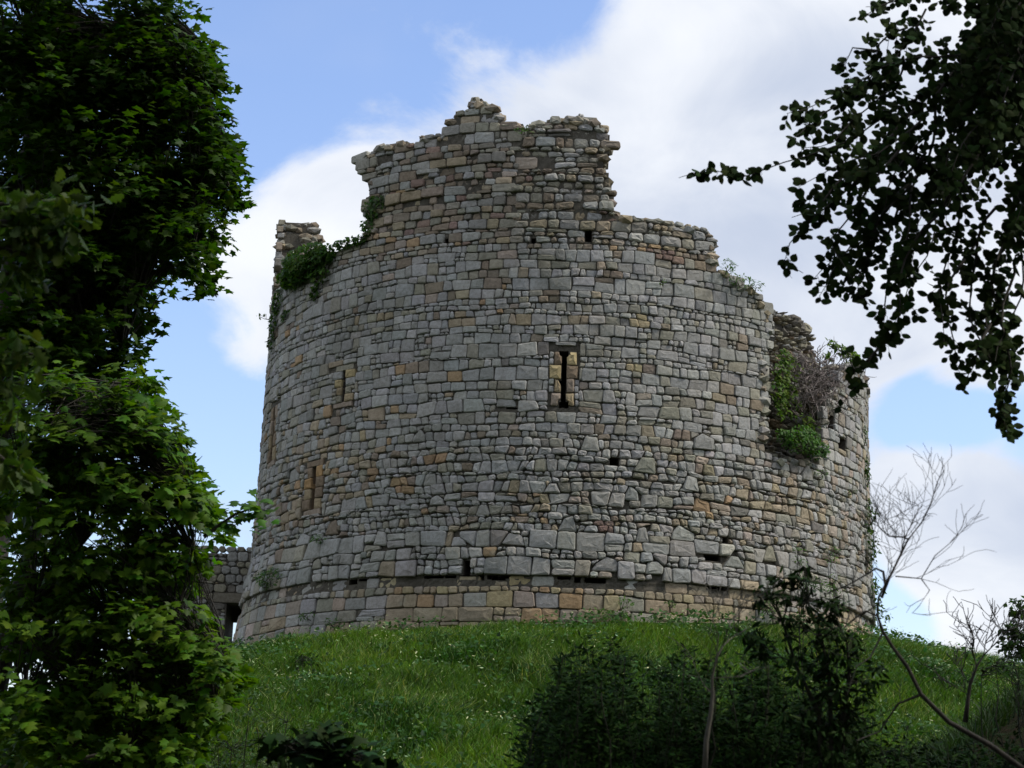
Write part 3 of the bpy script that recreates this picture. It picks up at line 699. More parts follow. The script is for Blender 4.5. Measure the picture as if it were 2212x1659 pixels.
# ------------------------------------------------------------------ beech, right
be = empty('beech_tree', tuple(g0(7.6, 13.0)), 'dark beech whose hanging leafy sprays are silhouetted against cloud at upper right', 'tree')
mb = MB(); mb.tube([g0(7.6, 13), (7.6, 13, 3), (7.5, 12.9, 6), (7.3, 12.8, 9), (7.1, 12.7, 12)], [.4, .36, .3, .22, .1], 12); mb.build('trunk', M_BARK, be, True)
BD = 12.0
br = [  # polylines in photo coordinates, spread of side twigs, depth offset
 ([(2300,-120),(2212,-20),(2150,30),(2105,110),(2010,200),(1920,250),(1830,300),(1740,345),(1660,365),(1600,375),(1540,370),(1500,380),(1466,384)], 26, 0),
 ([(2230,-60),(2060,-30),(1950,0),(1870,15)], 42, .4), ([(2000,-30),(1900,20),(1860,40)], 25, .2),
 ([(2105,110),(2000,120),(1900,150),(1810,200),(1740,235),(1700,245)], 52, -.2),
 ([(1950,150),(1880,240),(1800,300),(1730,320)], 55, .3), ([(1900,110),(1850,110),(1820,150)], 50, .1),
 ([(2010,200),(1930,290),(1860,370),(1780,420),(1720,440)], 48, .2),
 ([(1930,290),(1840,400),(1760,470),(1715,520),(1700,560),(1735,590)], 30, -.1),
 ([(2000,330),(1930,420),(1860,500),(1800,590),(1770,640)], 38, .1),
 ([(1960,300),(1920,360),(1850,440),(1800,510),(1840,600)], 40, -.3),
 ([(2040,180),(2000,330),(1970,440),(1940,560),(1915,660),(1890,750),(1855,830),(1815,880)], 26, 0),
 ([(1970,400),(1920,480),(1880,560),(1850,640),(1880,660)], 36, .3),
 ([(2105,110),(2080,220),(2040,330),(2020,450),(2000,560),(1960,640),(1990,690)], 34, .3),
 ([(2130,300),(2080,400),(2060,500),(2040,600),(2030,700),(2040,740)], 40, -.2),
 ([(2150,450),(2110,520),(2090,600),(2110,720),(2140,800),(2160,880),(2180,930)], 28, .1),
 ([(2190,420),(2170,520),(2150,620),(2160,700),(2190,760),(2175,880),(2190,930)], 30, .2),
 ([(2230,440),(2205,540),(2200,640),(2175,720),(2150,780)], 34, -.3), ([(2140,700),(2110,790),(2080,830)], 26, 0),
 ([(1900,750),(1850,800),(1830,760)], 22, -.1),
 ([(2160,30),(2170,100),(2130,180),(2100,280),(2060,360)], 55, .4)]
br += [([(1880,180),(1800,230),(1740,290),(1710,300)], 45, .3), ([(1990,260),(1900,330),(1810,360),(1730,400)], 50, -.3), ([(1900,330),(1830,380),(1770,440),(1710,470)], 45, .2), ([(1980,380),(1900,450),(1850,530),(1800,560),(1760,600)], 48, .2),
 ([(2040,250),(1980,320),(1920,400),(1890,480),(1860,560)], 50, 0), ([(2050,420),(1990,500),(1950,600),(1930,700),(1900,770)], 42, -.2), ([(1940,430),(1880,520),(1840,610),(1800,630)], 42, .1), ([(2110,520),(2060,600),(2030,680),(2060,750),(2080,820)], 42, .1),
 ([(2150,560),(2120,660),(2150,740),(2190,800)], 44, .1), ([(2190,560),(2170,660),(2180,760),(2170,850),(2180,940)], 30, 0), ([(1960,60),(1900,100),(1860,190),(1800,200)], 50, .1), ([(2000,20),(1960,90),(1900,200)], 55, 0), ([(2060,300),(2010,400),(1985,520),(1960,600)], 50, .3)]
for k in range(62):                                  # the dense mass at the frame's right edge
    x = random.uniform(2100, 2330); y = random.uniform(-120, 360); br.append(([(x+60, y-120), (x, y), (x-random.uniform(20, 70), y+random.uniform(60, 120)), (x-random.uniform(30, 110), y+random.uniform(120, 200))], 60, random.uniform(-.8, .9)))
P_, N_, T_, Z_ = [], [], [], []; mbt = MB(); mbb = MB()
for poly, spread, dz in br:
    p2 = []
    for (xa, ya), (xb, yb) in zip(poly[:-1], poly[1:]):
        m_ = max(1, int(math.hypot(xb-xa, yb-ya)/28))
        for q_ in range(m_): p2.append((xa+(xb-xa)*q_/m_, ya+(yb-ya)*q_/m_))
    p2.append(poly[-1]); ww = random.uniform(0, 6); nn_ = len(p2)
    pts = [pt(x+9*math.sin(i*.9+ww)*min(1, i, nn_-1-i), y+7*math.cos(i*.8+2*ww)*min(1, i, nn_-1-i), BD+dz+.12*math.sin(i*.6+ww)) for i, (x, y) in enumerate(p2)]; L = len(pts)
    mbb.tube(pts, list(np.linspace(.011 if spread < 50 else .008, .002, L)), 5)
    seg = np.linalg.norm(np.diff(pts, axis=0), axis=1); cum = np.r_[0, np.cumsum(seg)]; tot = cum[-1]; sidet = 1
    d = 0.05
    while d < tot:
        i = min(L-2, int(np.searchsorted(cum, d)-1)); i = max(i, 0); p = pts[i]+(pts[i+1]-pts[i])*((d-cum[i])/seg[i]); t = (pts[i+1]-pts[i])/seg[i]
        sidet *= -1; frac = d/tot; n = np.cross(t, [0, 1, 0]); n /= np.linalg.norm(n)
        ln = spread/360*random.uniform(.15, 1.5)*(1-.6*frac); q = p+(n*sidet*random.uniform(.3, 1)+t*random.uniform(.2, .9)+np.array([random.uniform(-.3, .3), random.uniform(-.6, .6), random.uniform(-.7, .1)]))*ln
        mbt.tube([p, (p+q)/2+rng.normal(0, .006, 3), q], [.002, .0016, .001], 4)
        m = max(1, int(ln/.032))
        for a in range(m+1):
            c = p+(q-p)*(a+.6)/(m+1); dirn = (q-p)/(np.linalg.norm(q-p)+1e-6); sd_ = 1 if a % 2 else -1
            nn = np.cross(dirn, [0, 1, 0]); tt = dirn*.75+nn*sd_*.8+rng.normal(0, .45, 3)+np.array([0, 0, -.25])
            P_.append(c); T_.append(tt); N_.append(np.array([random.uniform(-.4, .4), -1, .25])+rng.normal(0, .33, 3)); Z_.append(random.uniform(.045, .08))
        d += random.uniform(.014, .032) if random.random() < .87 else random.uniform(.08, .16)
mbb.tube([np.array([7.25, 12.8, 9.5]), pt(2600,-330,12.4), pt(2400,-220,12.1), pt(2300,-120,12), pt(2212,-20,12)], [.12, .08, .05, .035, .026], 7)
mbb.tube([np.array([7.3, 12.8, 8.5]), pt(2500,0,12.6), pt(2330,200,12.2), pt(2230,440,12)], [.1, .06, .03, .015], 7)
mbb.build('branches', M_BARK, be); mbt.build('twigs', M_BARK, be)
leaf_obj('leaves', np.array(P_), np.array(N_), np.array(T_), np.array(Z_), T_BEECH, lcol(len(P_), (.022, .042, .008)), M_LEAF_DARK, be)
# its unseen crown above and right of frame, extended overhead to shade nearby plants
bl = [((x, y, z), (1.5, 1.6, 1.2), 1) for x, y, z in [(6.5,12,11.3),(8,13,10),(5.5,10,10.5),(8.5,11,9),(7,9,10),(4,11,11.2),(9.5,13.5,7.5),(3,9,9.8),(6,7,9),(9,9,6.5),(1.0,8,9.3),(3.5,6,8.2),(8,6,7),(-1.5,8,9.4),(0,5.5,7.8)]]
P, N, T, C = clumps(bl, 9, .25, 14)
leaf_obj('overhead_shade_crown', P, N, T, rng.uniform(.12, .18, len(P)), T_LANCE if False else T_BEECH, lcol(len(P), (.03, .05, .016)), M_LEAF_DARK, be)

# unseen trees added behind and beside the camera to shade the foreground
def shade_tree(loc, s, label, first=[None]):
    if first[0] is None:
        bl = [((random.uniform(-2.6, 2.6), random.uniform(-2.6, 2.6), random.uniform(2.5, 11)), 1.7, 1) for _ in range(24)]
        e = tree('unseen_shade_tree', label, 'tree', [(0, 0, 0), (.1, 0, 3), (0, .1, 6), (.1, 0, 9), (0, 0, 11)], .3, bl, 4, .34, T_MAPLE_FAR, DGREEN, M_LEAF_DARK, sig=.4, leaves=10, twigs=False)
        e['group'] = 'unseen trees added for shade around the viewpoint'; first[0] = e; r = e
    else:
        r = first[0].copy(); scene.collection.objects.link(r)
        for ch in first[0].children:
            c = ch.copy(); scene.collection.objects.link(c); c.parent = r
    r['label'] = label; r.location = loc; r.scale = (s, s, s); r.rotation_euler = (0, 0, random.uniform(0, 6))
for i, (x, y, s) in enumerate([(-9,-4,1.7),(0,-9.5,2.0),(9,-4,1.7),(-1,-15,2.2),(11,1,1.3),(-11,0,1.7),(13,7,1.1),(-12,8,1.7),(16,12,1.0),(-15,17,1.7),(3,-11,2),(-4,-12,2),(12,-7,1.6),(18,14,1.45),(20.5,20,1.5),(20,26,1.3)]):
    shade_tree((x, y, float(ground(x, y))-.1), s, 'unseen leafy tree added for shade, standing '+('behind' if y < 0 else 'to the right of' if x > 0 else 'to the left of')+' the viewpoint, '+('close by' if math.hypot(x, y) < 13 else 'farther off'))

# ------------------------------------------------------------------ ivy and plants on the keep
def ivy(name, label, cat, patches, size, base, dens=380, thick=.22, mat=M_LEAF, tm=T_IVY, group=None, stems=True, up=.5):
    """patches: (x, y, rx, ry, out) leaf mounds on the tower face"""
    P = []; N = []; ctr = wpt(patches[0][0], patches[0][1], 0)
    e = empty(name, tuple(ctr), label, cat, group); mb = MB()
    for (x, y, rx, ry, out) in patches:
        s, z = cyl(x, y); rs, rz = rx/105, ry/105; rs = rs/max(.35, math.cos(s/RAD)) if abs(s/RAD) < 1.35 else rs*1.6
        n = int(dens*rs*rz*3.1); 
        a = rng.uniform(0, 2*math.pi, n); r = np.sqrt(rng.uniform(0, 1, n)); h = rng.uniform(0, 1, n)**.5
        for k in range(n):
            q = tower(s+rs*r[k]*math.cos(a[k])*random.uniform(.8, 1.2), z+rz*r[k]*math.sin(a[k]), 0.02+(thick*out*h[k])*(1-r[k]**2*.8))
            P.append(q); o = np.array([math.sin(s/RAD), -math.cos(s/RAD), 0]); N.append(o*.8+np.array([0, 0, up])+rng.normal(0, .45, 3))
        for k in range(max(2, n//60)):
            c0 = tower(s+random.uniform(-.5, .5)*rs, z-rz*.9, .03); c1 = tower(s+random.uniform(-.9, .9)*rs, z+rz*random.uniform(-.2, .9), .06+thick*out*.5)
            mb.tube(bez(c0, c1, .0, 4, .04), [.012, .01, .008, .006, .003], 4)
    P = np.array(P); N = np.array(N); T = rng.normal(0, .6, P.shape)+np.array([0, 0, -.5])
    if stems: mb.build('stems', M_TWIG, e)
    leaf_obj('leaves', P, N, T, size*rng.uniform(.6, 1.3, len(P)), tm, lcol(len(P), base, .3), mat, e); return e
IV = (.05, .10, .02)
ivy('ivy', 'dark green ivy mound draped over the left shoulder of the keep', 'ivy', [(662,568,54,44,2.6),(645,592,36,34,2.2),(625,600,22,26,1.6),(690,560,36,26,2.0),(690,595,22,22,1.2),(705,545,36,18,1.0),(745,525,36,12,.8),(775,518,20,9,.6),(630,570,20,26,1),(676,632,10,20,.4)], .10, (.05, .105, .015), 620)
ivy('ivy', 'narrow ivy climbing the left end of the upper broken wall', 'ivy', [(805,447,24,30,.8),(792,485,14,28,.6),(820,432,14,12,.4),(785,510,12,12,.4)], .09, IV, 420)
ivy('ivy', 'thin ivy strip clinging to the upper left edge of the keep', 'ivy', [(598,650,14,34,.8),(590,700,10,36,.7),(585,740,7,20,.6),(612,680,10,14,.3),(578,690,4,8,2.2)], .085, IV, 420)
ivy('ivy', 'bright leafy ivy filling the left side of the breach', 'ivy', [(1690,800,20,40,.5),(1682,845,16,40,.4),(1700,770,14,18,.3),(1690,880,14,26,.2),(1712,830,18,30,-.6),(1728,790,16,24,-1.6),(1725,870,18,36,-2.2),(1770,905,18,18,-2.4)], .10, (.085, .14, .018), 420, .3)
ivy('ivy', 'green ivy tuft sprouting on top of the right side of the breach', 'ivy', [(1800,745,18,14,.6),(1825,762,34,18,.8),(1850,775,26,18,.6),(1790,770,14,10,.3)], .10, (.085, .14, .018), 420)
ivy('shrub', 'rounded green shrub growing on the ledge at the bottom of the breach', 'shrub', [(1718,955,46,28,1.9),(1755,970,30,24,1.6),(1690,945,22,18,1.2),(1740,940,36,20,.9)], .07, (.055, .125, .018), 900, .28)
ivy('ivy', 'leafy ivy running up the far right edge of the keep', 'ivy', [(1872,1180,9,60,1.5),(1872,1110,8,40,1.3),(1878,1270,9,40,1.5),(1880,1330,10,36,2),(1872,1020,4,40,.4),(1868,940,3,30,.3)], .09, IV, 300)
for x, y, rx, ry, lab in [(1568,578,16,18,'airy pale green plant at the right end of the stepped wall top'),(1600,608,26,13,'low grassy tuft on the sloping wall top right of the stepped part'),(1632,618,12,9,'small plant at the lower end of the sloping wall top'),(1768,1022,10,8,'small green tuft rooted below the breach ledge'),
        (600,1250,26,22,'dark weeds rooted in the lower left face above the doorway'),(700,1165,14,9,'little weed in the lower left rubble face'),(690,1335,12,9,'small weed at the foot of the left plinth'),(1345,1305,14,10,'green weed on the yellow plinth stones'),(1650,1310,26,18,'bushy weed at the right foot of the plinth'),
        (1440,1305,10,9,'second weed on the plinth, right of the first'),(1130,283,16,6,'moss tuft in the top of the upper broken wall'),(1310,1330,50,10,'dark weeds along the foot of the plinth'),(1430,610,6,6,'tiny tuft in the joint near the upper right'),(1788,1190,7,12,'sprig on the lower right face of the keep'),(1830,1060,5,8,'small sprig on the far right face'),(745,1350,8,14,'dark upright weed against the left plinth')]:
    ivy('wall_plant', lab, 'plant', [(x, y, rx*1.15, ry*1.15, 1.2)], .085, (.06, .13, .02), 900, .3, tm=T_LANCE, up=.9)
# dead creeper tangle in the breach
e = empty('dead_creeper', tuple(wpt(1780, 830)), 'grey brown tangle of dead creeper twigs hanging over the breach', 'creeper'); mb = MB()
for k in range(620):
    x = random.gauss(1780, 42); y = random.gauss(818, 38) + (x-1785)*.25
    if x < 1700 or x > 1868 or y < 752: continue
    s, z = cyl(x, y); out = .12*math.cos((x-1780)/60)+random.uniform(-.5, .06) if s < 8.9 else random.uniform(.0, .12)
    p = tower(s, z, out); pts = [p]; d = unit(rng.normal(0, 1, 3)+np.array([0, 0, -.4]))
    for _ in range(4): d = unit(d+rng.normal(0, .5, 3)); pts.append(pts[-1]+d*random.uniform(.05, .13))
    mb.tube(pts, [.012, .010, .008, .006, .003], 4)
mb.build('dry_stems', M_DEAD, e)
P, N, T, C = clumps([(tower(*cyl(x, y), -.35), (r/105, .3, r/105), 1) for x, y, r in [(1770,800,48),(1800,840,45),(1740,830,40),(1780,880,40),(1790,915,25),(1830,850,30),(1740,880,30)]], 90, .1, 9, 1)
leaf_obj('dry_leaves', P, N, T, rng.uniform(.04, .08, len(P)), T_IVY, lcol(len(P), (.085, .075, .05), .3), M_LEAF_DARK, e)

# ------------------------------------------------------------------ grass
def blades(name, X, Y, H, W, cols, mat, lean=.35, kind='stuff'):
    n = len(X); Z = ground(X, Y)-.02; B = np.stack([X, Y, Z], 1); a = rng.uniform(0, 2*math.pi, n); side = np.stack([np.cos(a), np.sin(a), np.zeros(n)], 1)
    side[:, 1] *= .4; side = unit(side); l = rng.normal(0, lean, (n, 2)); D = np.stack([l[:, 0]+.12, l[:, 1]-.05, np.ones(n)], 1)
    H = H[:, None]; W = W[:, None]; m = B+D*H*.5*np.array([.6, .6, 1.1]); t = B+D*H*np.array([1.3, 1.3, .95])
    V = np.stack([B-side*W, B+side*W, m+side*W*.7, m-side*W*.7, t], 1).reshape(-1, 3)
    q = np.arange(n)[:, None]*5; L = np.concatenate([q+[0, 1, 2, 3], q+[3, 2, 4]], 1)
    sizes = np.tile([4, 3], n); me = raw_mesh(name, V, sizes, L.ravel(), np.repeat(cols, 5, 0)); o = link(name, me, mat); tag(o, kind=kind); return o
def nfield(X, Y, k=0):
    return (np.sin(X*.8+k)*np.sin(Y*1.1+2*k)+.6*np.sin(X*2.1+Y*.7+k)+.5*np.sin(Y*2.9-X*1.3+3*k)+.3*np.sin(X*6+Y*5))/2
def outside(X, Y, r=7.95): return np.hypot(X-AX, Y-AY) > r
n = 260000; X = rng.uniform(-9, 16, n); Y = rng.uniform(27, 47, n); Y = np.where(rng.uniform(0, 1, n) < .5, rng.uniform(27, 41, n), Y); k = outside(X, Y) & (X > -9+(Y-27)*-.05); X, Y = X[k], Y[k]; n = len(X)
f = nfield(X, Y); f2 = nfield(X, Y, 2.3)
wallf = np.clip((np.hypot(X-AX, Y-AY)-7.8)/1.6+.28*nfield(X*2.3, Y*2.3, .7), .2, 1); H = ((.20+.09*f+rng.uniform(0, .16, n))*wallf).clip(.05, .6); c = lcol(n, (.078, .155, .024), .35)
c[f2 > .35] *= np.array([.55, .68, .7]); f3 = nfield(X*.45, Y*.45, 5.1); c *= (1+.28*f3)[:, None]; c[f3 > .25] *= np.array([1.2, 1.08, .9]); pale = rng.uniform(0, 1, n) < (.05+.22*(f > .35)); c[pale] = lcol(pale.sum(), (.24, .30, .12), .3)
o = blades('grass', X, Y, H, np.full(n, .012), c, M_GRASS); o['label'] = 'long rough green grass covering the mound below the keep'; o['category'] = 'grass'
# broad leaved ground cover in drifts
n = 60000; X = rng.uniform(-8, 14, n); Y = rng.uniform(27.5, 46, n); k = outside(X, Y, 7.8) & (nfield(X, Y, 2.3)+rng.normal(0, .3, n) > .15); X, Y = X[k], Y[k]; n = len(X)
P = np.stack([X, Y, ground(X, Y)+rng.uniform(.05, .32, n)], 1)
o = leaf_obj('ground_cover', P, rng.normal(0, .4, (n, 3))+np.array([0, -.35, .8]), rng.normal(0, 1, (n, 3)), rng.uniform(.05, .11, n), T_IVY, lcol(n, (.04, .10, .022), .3), M_GRASS)
tag(o, 'broad leaved weeds growing in dark drifts through the grass', 'weeds', kind='stuff')
# tiny white flower heads
n = 15000; X = rng.uniform(-7, 13, n); Y = rng.uniform(28, 46, n); k = outside(X, Y, 8.2) & (nfield(X, Y, 4.1)+rng.normal(0, .3, n) > .42); X, Y = X[k], Y[k]; n = len(X)
P = np.stack([X, Y, ground(X, Y)+rng.uniform(.2, .45, n)], 1)
o = leaf_obj('wildflowers', P, rng.normal(0, .3, (n, 3))+np.array([0, -.4, .8]), rng.normal(0, 1, (n, 3)), rng.uniform(.03, .085, n), T_LANCE, lcol(n, (.36, .42, .22), .35), M_GRASS)
tag(o, 'scattered tiny pale flower heads on the mound', 'flowers', kind='stuff')
# grass of the nearer bank at the right
n = 45000; X = rng.uniform(5, 16, n); Y = rng.uniform(17, 28, n); zz = nfield(X, Y, 1.0); k = (zz+rng.normal(0, .3, n) > -.25); X, Y = X[k], Y[k]; n = len(X)
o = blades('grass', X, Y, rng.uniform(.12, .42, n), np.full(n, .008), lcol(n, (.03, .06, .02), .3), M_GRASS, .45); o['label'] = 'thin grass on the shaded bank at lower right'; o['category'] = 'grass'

# ------------------------------------------------------------------ shaded shrubs in the foreground
def shrub(name, label, stems, blobs, depth, per, size, tm, base, leaves=12, sig=.12, mat=M_LEAF_DARK, rd=None, group=None, spread=.9, **kw):
    bl = blob_px(blobs, depth, rd); root = np.mean([b[0] for b in bl], 0); x, y = root[0], root[1]; e = empty(name, tuple(g0(x, y)), label, 'shrub', group)
    P, N, T, C = clumps(bl, per, sig, leaves, **kw); mb = MB()
    if spread < .5:
        mains = []
        for px_ in ([(1800,1660),(1795,1560),(1790,1460),(1775,1380),(1745,1300),(1738,1225)], [(1815,1660),(1820,1560),(1835,1470),(1830,1390),(1800,1320)], [(1790,1660),(1770,1540),(1720,1440),(1690,1340),(1655,1280)]):
            q = [pt(a, b, depth) for a, b in px_]; q[0] = g0(q[0][0], q[0][1]); mb.tube(q, list(np.linspace(.016, .004, len(q))), 6); mains += q[1:]
        for (c, r, w) in bl:
            a = min(mains, key=lambda q: np.linalg.norm(q+np.array([0, 0, .1])-c)); mb.tube(bez(a, c, 0, 4, .015), [.005, .004, .003, .003, .002], 4)
    for (c, r, w) in (bl if spread >= .5 else []):
        b0 = g0(c[0]*spread+x*(1-spread)+random.uniform(-.1, .1), y+random.uniform(-.1, .1)); b0[2] += .02
        mb.tube(bez(b0, c, 0, 6, .03), list(np.linspace(.012, .004, 7)), 5)
        near = np.where(np.linalg.norm(C-np.array(c), axis=1) < max(r)*1.15)[0]
        for q in near[:26]: mb.tube(bez(c, C[q], .02, 3, .02), [.004, .003, .002, .0015], 4)
    mb.build('stems', M_STEM, e)
    leaf_obj('leaves', P, N, T, size*rng.uniform(.6, 1.25, len(P)), tm, lcol(len(P), base, .3), mat, e); return e
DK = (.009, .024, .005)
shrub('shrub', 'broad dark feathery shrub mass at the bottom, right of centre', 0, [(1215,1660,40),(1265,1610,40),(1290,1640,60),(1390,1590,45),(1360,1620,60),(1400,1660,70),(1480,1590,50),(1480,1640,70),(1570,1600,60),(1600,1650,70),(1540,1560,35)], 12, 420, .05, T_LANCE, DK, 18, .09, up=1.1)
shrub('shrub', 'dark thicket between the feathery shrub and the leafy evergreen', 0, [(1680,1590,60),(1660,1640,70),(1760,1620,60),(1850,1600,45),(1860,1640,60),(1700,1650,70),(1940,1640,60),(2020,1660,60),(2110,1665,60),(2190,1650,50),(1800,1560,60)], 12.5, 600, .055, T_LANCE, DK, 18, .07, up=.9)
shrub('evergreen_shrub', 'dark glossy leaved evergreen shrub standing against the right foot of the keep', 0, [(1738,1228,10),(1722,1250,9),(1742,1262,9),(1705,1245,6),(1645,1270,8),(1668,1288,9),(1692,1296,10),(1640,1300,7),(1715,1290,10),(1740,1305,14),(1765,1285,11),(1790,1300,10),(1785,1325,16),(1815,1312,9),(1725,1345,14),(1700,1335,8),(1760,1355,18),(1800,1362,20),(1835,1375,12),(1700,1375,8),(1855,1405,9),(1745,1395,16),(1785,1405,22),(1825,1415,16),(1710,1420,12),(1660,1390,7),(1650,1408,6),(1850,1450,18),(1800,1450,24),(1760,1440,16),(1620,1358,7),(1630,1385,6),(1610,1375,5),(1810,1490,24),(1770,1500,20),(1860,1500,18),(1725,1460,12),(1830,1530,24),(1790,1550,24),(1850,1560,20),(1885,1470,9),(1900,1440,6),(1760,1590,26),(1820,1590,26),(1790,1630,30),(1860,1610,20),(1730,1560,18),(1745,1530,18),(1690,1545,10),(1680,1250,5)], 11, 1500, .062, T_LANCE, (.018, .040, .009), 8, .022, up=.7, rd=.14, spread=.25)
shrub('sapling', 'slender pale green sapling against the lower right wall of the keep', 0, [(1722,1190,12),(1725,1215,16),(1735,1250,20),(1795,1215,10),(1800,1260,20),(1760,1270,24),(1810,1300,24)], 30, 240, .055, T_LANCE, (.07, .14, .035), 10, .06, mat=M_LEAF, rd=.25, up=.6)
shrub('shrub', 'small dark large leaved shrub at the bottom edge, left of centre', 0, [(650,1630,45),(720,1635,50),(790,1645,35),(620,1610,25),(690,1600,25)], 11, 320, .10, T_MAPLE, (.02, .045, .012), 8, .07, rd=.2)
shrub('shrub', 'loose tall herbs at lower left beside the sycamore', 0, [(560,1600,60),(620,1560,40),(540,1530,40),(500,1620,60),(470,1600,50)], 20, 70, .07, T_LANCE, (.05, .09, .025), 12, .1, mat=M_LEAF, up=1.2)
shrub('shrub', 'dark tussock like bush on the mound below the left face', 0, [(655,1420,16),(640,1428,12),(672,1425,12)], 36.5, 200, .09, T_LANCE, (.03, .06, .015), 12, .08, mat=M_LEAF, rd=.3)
def plumes(name, label, boxes, depth, n, hgt, base, leaflets=170, size=.04, mat=M_LEAF_DARK):
    c = pt(boxes[0][0], boxes[0][1], depth); e = empty(name, tuple(g0(c[0], c[1])), label, 'herbs'); mb = MB(); P, N, T = [], [], []
    for k in range(n):
        x, y, rx, ry = random.choice(boxes); tip = pt(x+random.gauss(0, rx), y+abs(random.gauss(0, ry*1.3)), depth+random.uniform(-.9, .9)); h = hgt*random.uniform(.6, 1.2); tip = tip+np.array([0, 0, random.uniform(-.35, .12)])
        r0 = tip-np.array([random.gauss(0, .12)*h, random.gauss(0, .1), h]); st = bez(r0, tip, 0, 7, .012); mb.tube([np.array([r0[0], r0[1], float(ground(r0[0], r0[1]))])]+st, [.008]+list(np.linspace(.007, .002, 8)), 4)
        m = leaflets; t = rng.uniform(.05, 1, m)**.85; i = np.minimum(6, (t*7).astype(int)); st = np.array(st); q = st[i]+(st[i+1]-st[i])*((t*7-i)[:, None])
        a = rng.uniform(0, 6.28, m); rad = (.17*h*(1-t)**.8+.03)*rng.uniform(.1, 1, m); d = np.stack([np.cos(a), np.sin(a)*.8, rng.uniform(.2, .7, m)], 1)
        P.append(q+d*rad[:, None]); T.append(d+rng.normal(0, .2, (m, 3))); N.append(rng.normal(0, .5, (m, 3))+np.array([0, -.3, .8]))
    P, N, T = map(np.concatenate, (P, N, T)); mb.build('stems', M_STEM, e); leaf_obj('leaves', P, N, T, size*rng.uniform(.5, 1.5, len(P)), T_LANCE, lcol(len(P), base, .3), mat, e)
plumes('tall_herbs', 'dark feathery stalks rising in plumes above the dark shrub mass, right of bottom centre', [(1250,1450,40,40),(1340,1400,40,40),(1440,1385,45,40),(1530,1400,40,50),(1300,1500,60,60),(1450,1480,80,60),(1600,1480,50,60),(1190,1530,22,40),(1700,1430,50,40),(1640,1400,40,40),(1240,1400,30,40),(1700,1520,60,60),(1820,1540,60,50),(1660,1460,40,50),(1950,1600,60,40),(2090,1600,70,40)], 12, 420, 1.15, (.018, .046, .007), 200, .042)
plumes('tall_herbs', 'olive seeding stalks at lower left between the sycamore and the mound', [(560,1560,60,40),(500,1580,50,40),(620,1600,60,30),(460,1620,40,20)], 24, 110, .9, (.06, .10, .03), 90, .06, M_LEAF)
# tree tips far right
tree('hawthorn_tree', 'small dark leafy tree rising behind the ridge at the right edge', 'tree', [g0(16.8, 39), (17, 39, 6), (17.2, 39, 8)], .15, blob_px([(2205,1310,25),(2195,1370,30),(2215,1400,40),(2180,1400,18),(2240,1340,50),(2175,1360,12)], 39, .6), 60, .10, T_IVY, DGREEN, M_LEAF, leaves=12, sig=.1)
shrub('shrub', 'scrubby dark bush on the bank at the right edge', 0, [(2150,1440,30),(2190,1430,40),(2120,1460,22),(2200,1480,50),(2215,1560,50)], 22, 60, .07, T_LANCE, (.03, .055, .016), 12, .12, up=1.2, rd=.5)

# ------------------------------------------------------------------ bare saplings
def bare(name, label, main, depth, r0, forks, tw=1.0, mat=M_BARK, rmin=.0017, seed=1):
    rs = random.Random(seed); P = [pt(x, y, depth) for x, y in main]; e = empty(name, tuple(P[0]), label, 'sapling')
    mb = MB(); mb.tube(P, list(np.linspace(r0, r0*.28, len(P))), 7); mb.build('stem', mat, e, True); mb = MB()
    def grow(p, d, L, r, lev):
        pts = [p]; n = 5
        for i in range(n):
            d = unit(d+np.array([rs.gauss(0, .16), rs.gauss(0, .16), rs.gauss(.03, .16)])); pts.append(pts[-1]+d*L/n)
        mb.tube(pts, list(np.linspace(r, max(r*.45, rmin*.6), n+1)), 4)
        if lev > 0:
            for i in range(1, n+1):
                for sgn in ((-1, 1) if lev > 1 else (1,)):
                    if rs.random() < .6:
                        q = pts[i]; dd = unit(d+np.array([rs.choice((-1, 1))*rs.uniform(.5, 1), rs.gauss(0, .4), rs.uniform(-.1, .6)])); grow(q, dd, L*rs.uniform(.3, .55), max(r*.5, rmin*.8), lev-1)
    for f in forks:
        q = [pt(x, y, depth+random.uniform(-.15, .15)) for x, y in f[0]]; q[0] = pt(*f[0][0], depth)
        mb.tube(q, list(np.linspace(f[1]*.65, max(rmin*.7, f[1]*.2), len(q))), 5)
        for i in range(1, len(q)):
            for _ in range(f[2]):
                a = q[i-1]+(q[i]-q[i-1])*rs.random(); d = unit(unit(q[i]-q[i-1])*.5+np.array([rs.uniform(-1, 1), rs.uniform(-.5, .5), rs.uniform(-.1, .9)])); grow(a, d, tw*rs.uniform(.12, .3), rmin, 1)
    mb.build('branches', mat, e); return e
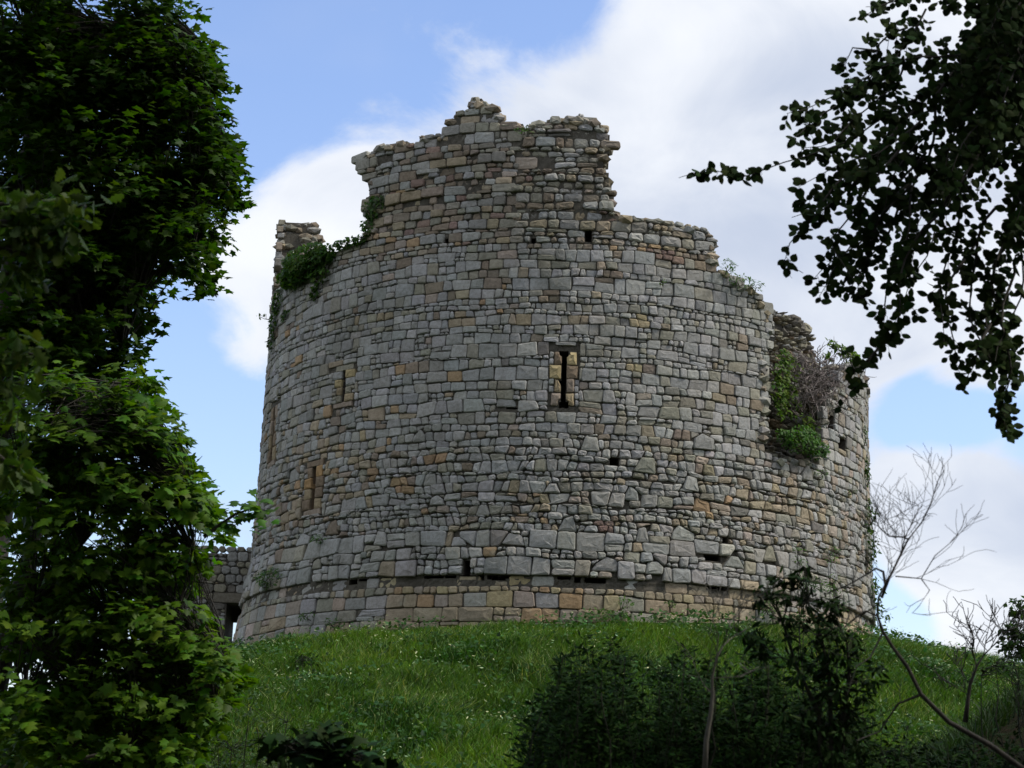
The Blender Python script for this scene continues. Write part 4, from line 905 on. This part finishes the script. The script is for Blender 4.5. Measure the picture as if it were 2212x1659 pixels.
bare('bare_sapling', 'leafless curved sapling leaning up from the bottom right corner beside the keep', [(2215,1665),(2140,1610),(2050,1560),(1990,1500),(1960,1440),(1930,1400),(1908,1365),(1895,1330),(1898,1290),(1912,1262)], 10, .015,
    [([(1912,1262),(1908,1235),(1892,1228),(1870,1242),(1830,1265),(1790,1280)], .012, 2), ([(1905,1290),(1920,1250),(1945,1200),(1962,1165),(1950,1160),(1920,1158),(1900,1140),(1890,1120)], .012, 3), ([(1962,1165),(1990,1130),(2010,1090),(2025,1040),(2040,1015)], .008, 2),
     ([(1945,1200),(1955,1160),(1980,1110),(1985,1090)], .006, 3), ([(1935,1245),(1990,1250),(2020,1200),(2050,1175),(2062,1160)], .006, 1), ([(1990,1250),(2008,1275),(1985,1310),(1970,1325)], .005, 1), ([(1920,1158),(1910,1130),(1915,1110)], .005, 3), ([(1890,1190),(1885,1140),(1880,1110)], .004, 2),
     ([(1895,1330),(1870,1320),(1840,1340),(1800,1380)], .010, 1), ([(1908,1365),(1880,1420),(1850,1440),(1830,1500)], .008, 1), ([(1990,1500),(1940,1520),(1900,1580),(1850,1600)], .012, 1), ([(1905,1300),(1860,1330),(1835,1390)], .006, 2)], 1.0)
bare('bare_sapling', 'thin grey leafless stem rising through the dark shrubs at bottom centre right', [(1522,1670),(1526,1600),(1536,1540),(1540,1500),(1538,1465),(1548,1420),(1562,1395)], 9.5, .014,
    [([(1562,1395),(1590,1370),(1598,1330),(1590,1290)], .006, 2), ([(1548,1420),(1552,1370),(1540,1340),(1560,1300)], .005, 2), ([(1540,1500),(1520,1480),(1530,1450)], .006, 1), ([(1562,1395),(1575,1350),(1600,1320),(1612,1300)], .005, 1), ([(1538,1465),(1600,1462),(1640,1440)], .004, 1)], .8, M_PALE, .0022, 3)
bare('bare_bush', 'leafless twiggy bush on the bank at the right edge', [(2085,1560),(2090,1520),(2095,1480),(2110,1440),(2125,1415)], 15, .02,
    [([(2125,1415),(2150,1390),(2180,1360),(2212,1350)], .008, 3), ([(2110,1440),(2100,1410),(2105,1380),(2095,1350)], .006, 3), ([(2095,1480),(2070,1440),(2060,1420)], .006, 3), ([(2125,1415),(2130,1380),(2140,1340)], .006, 3), ([(2090,1500),(2060,1480),(2040,1490)], .005, 2)], 1.0, M_BARK, .004, 5)
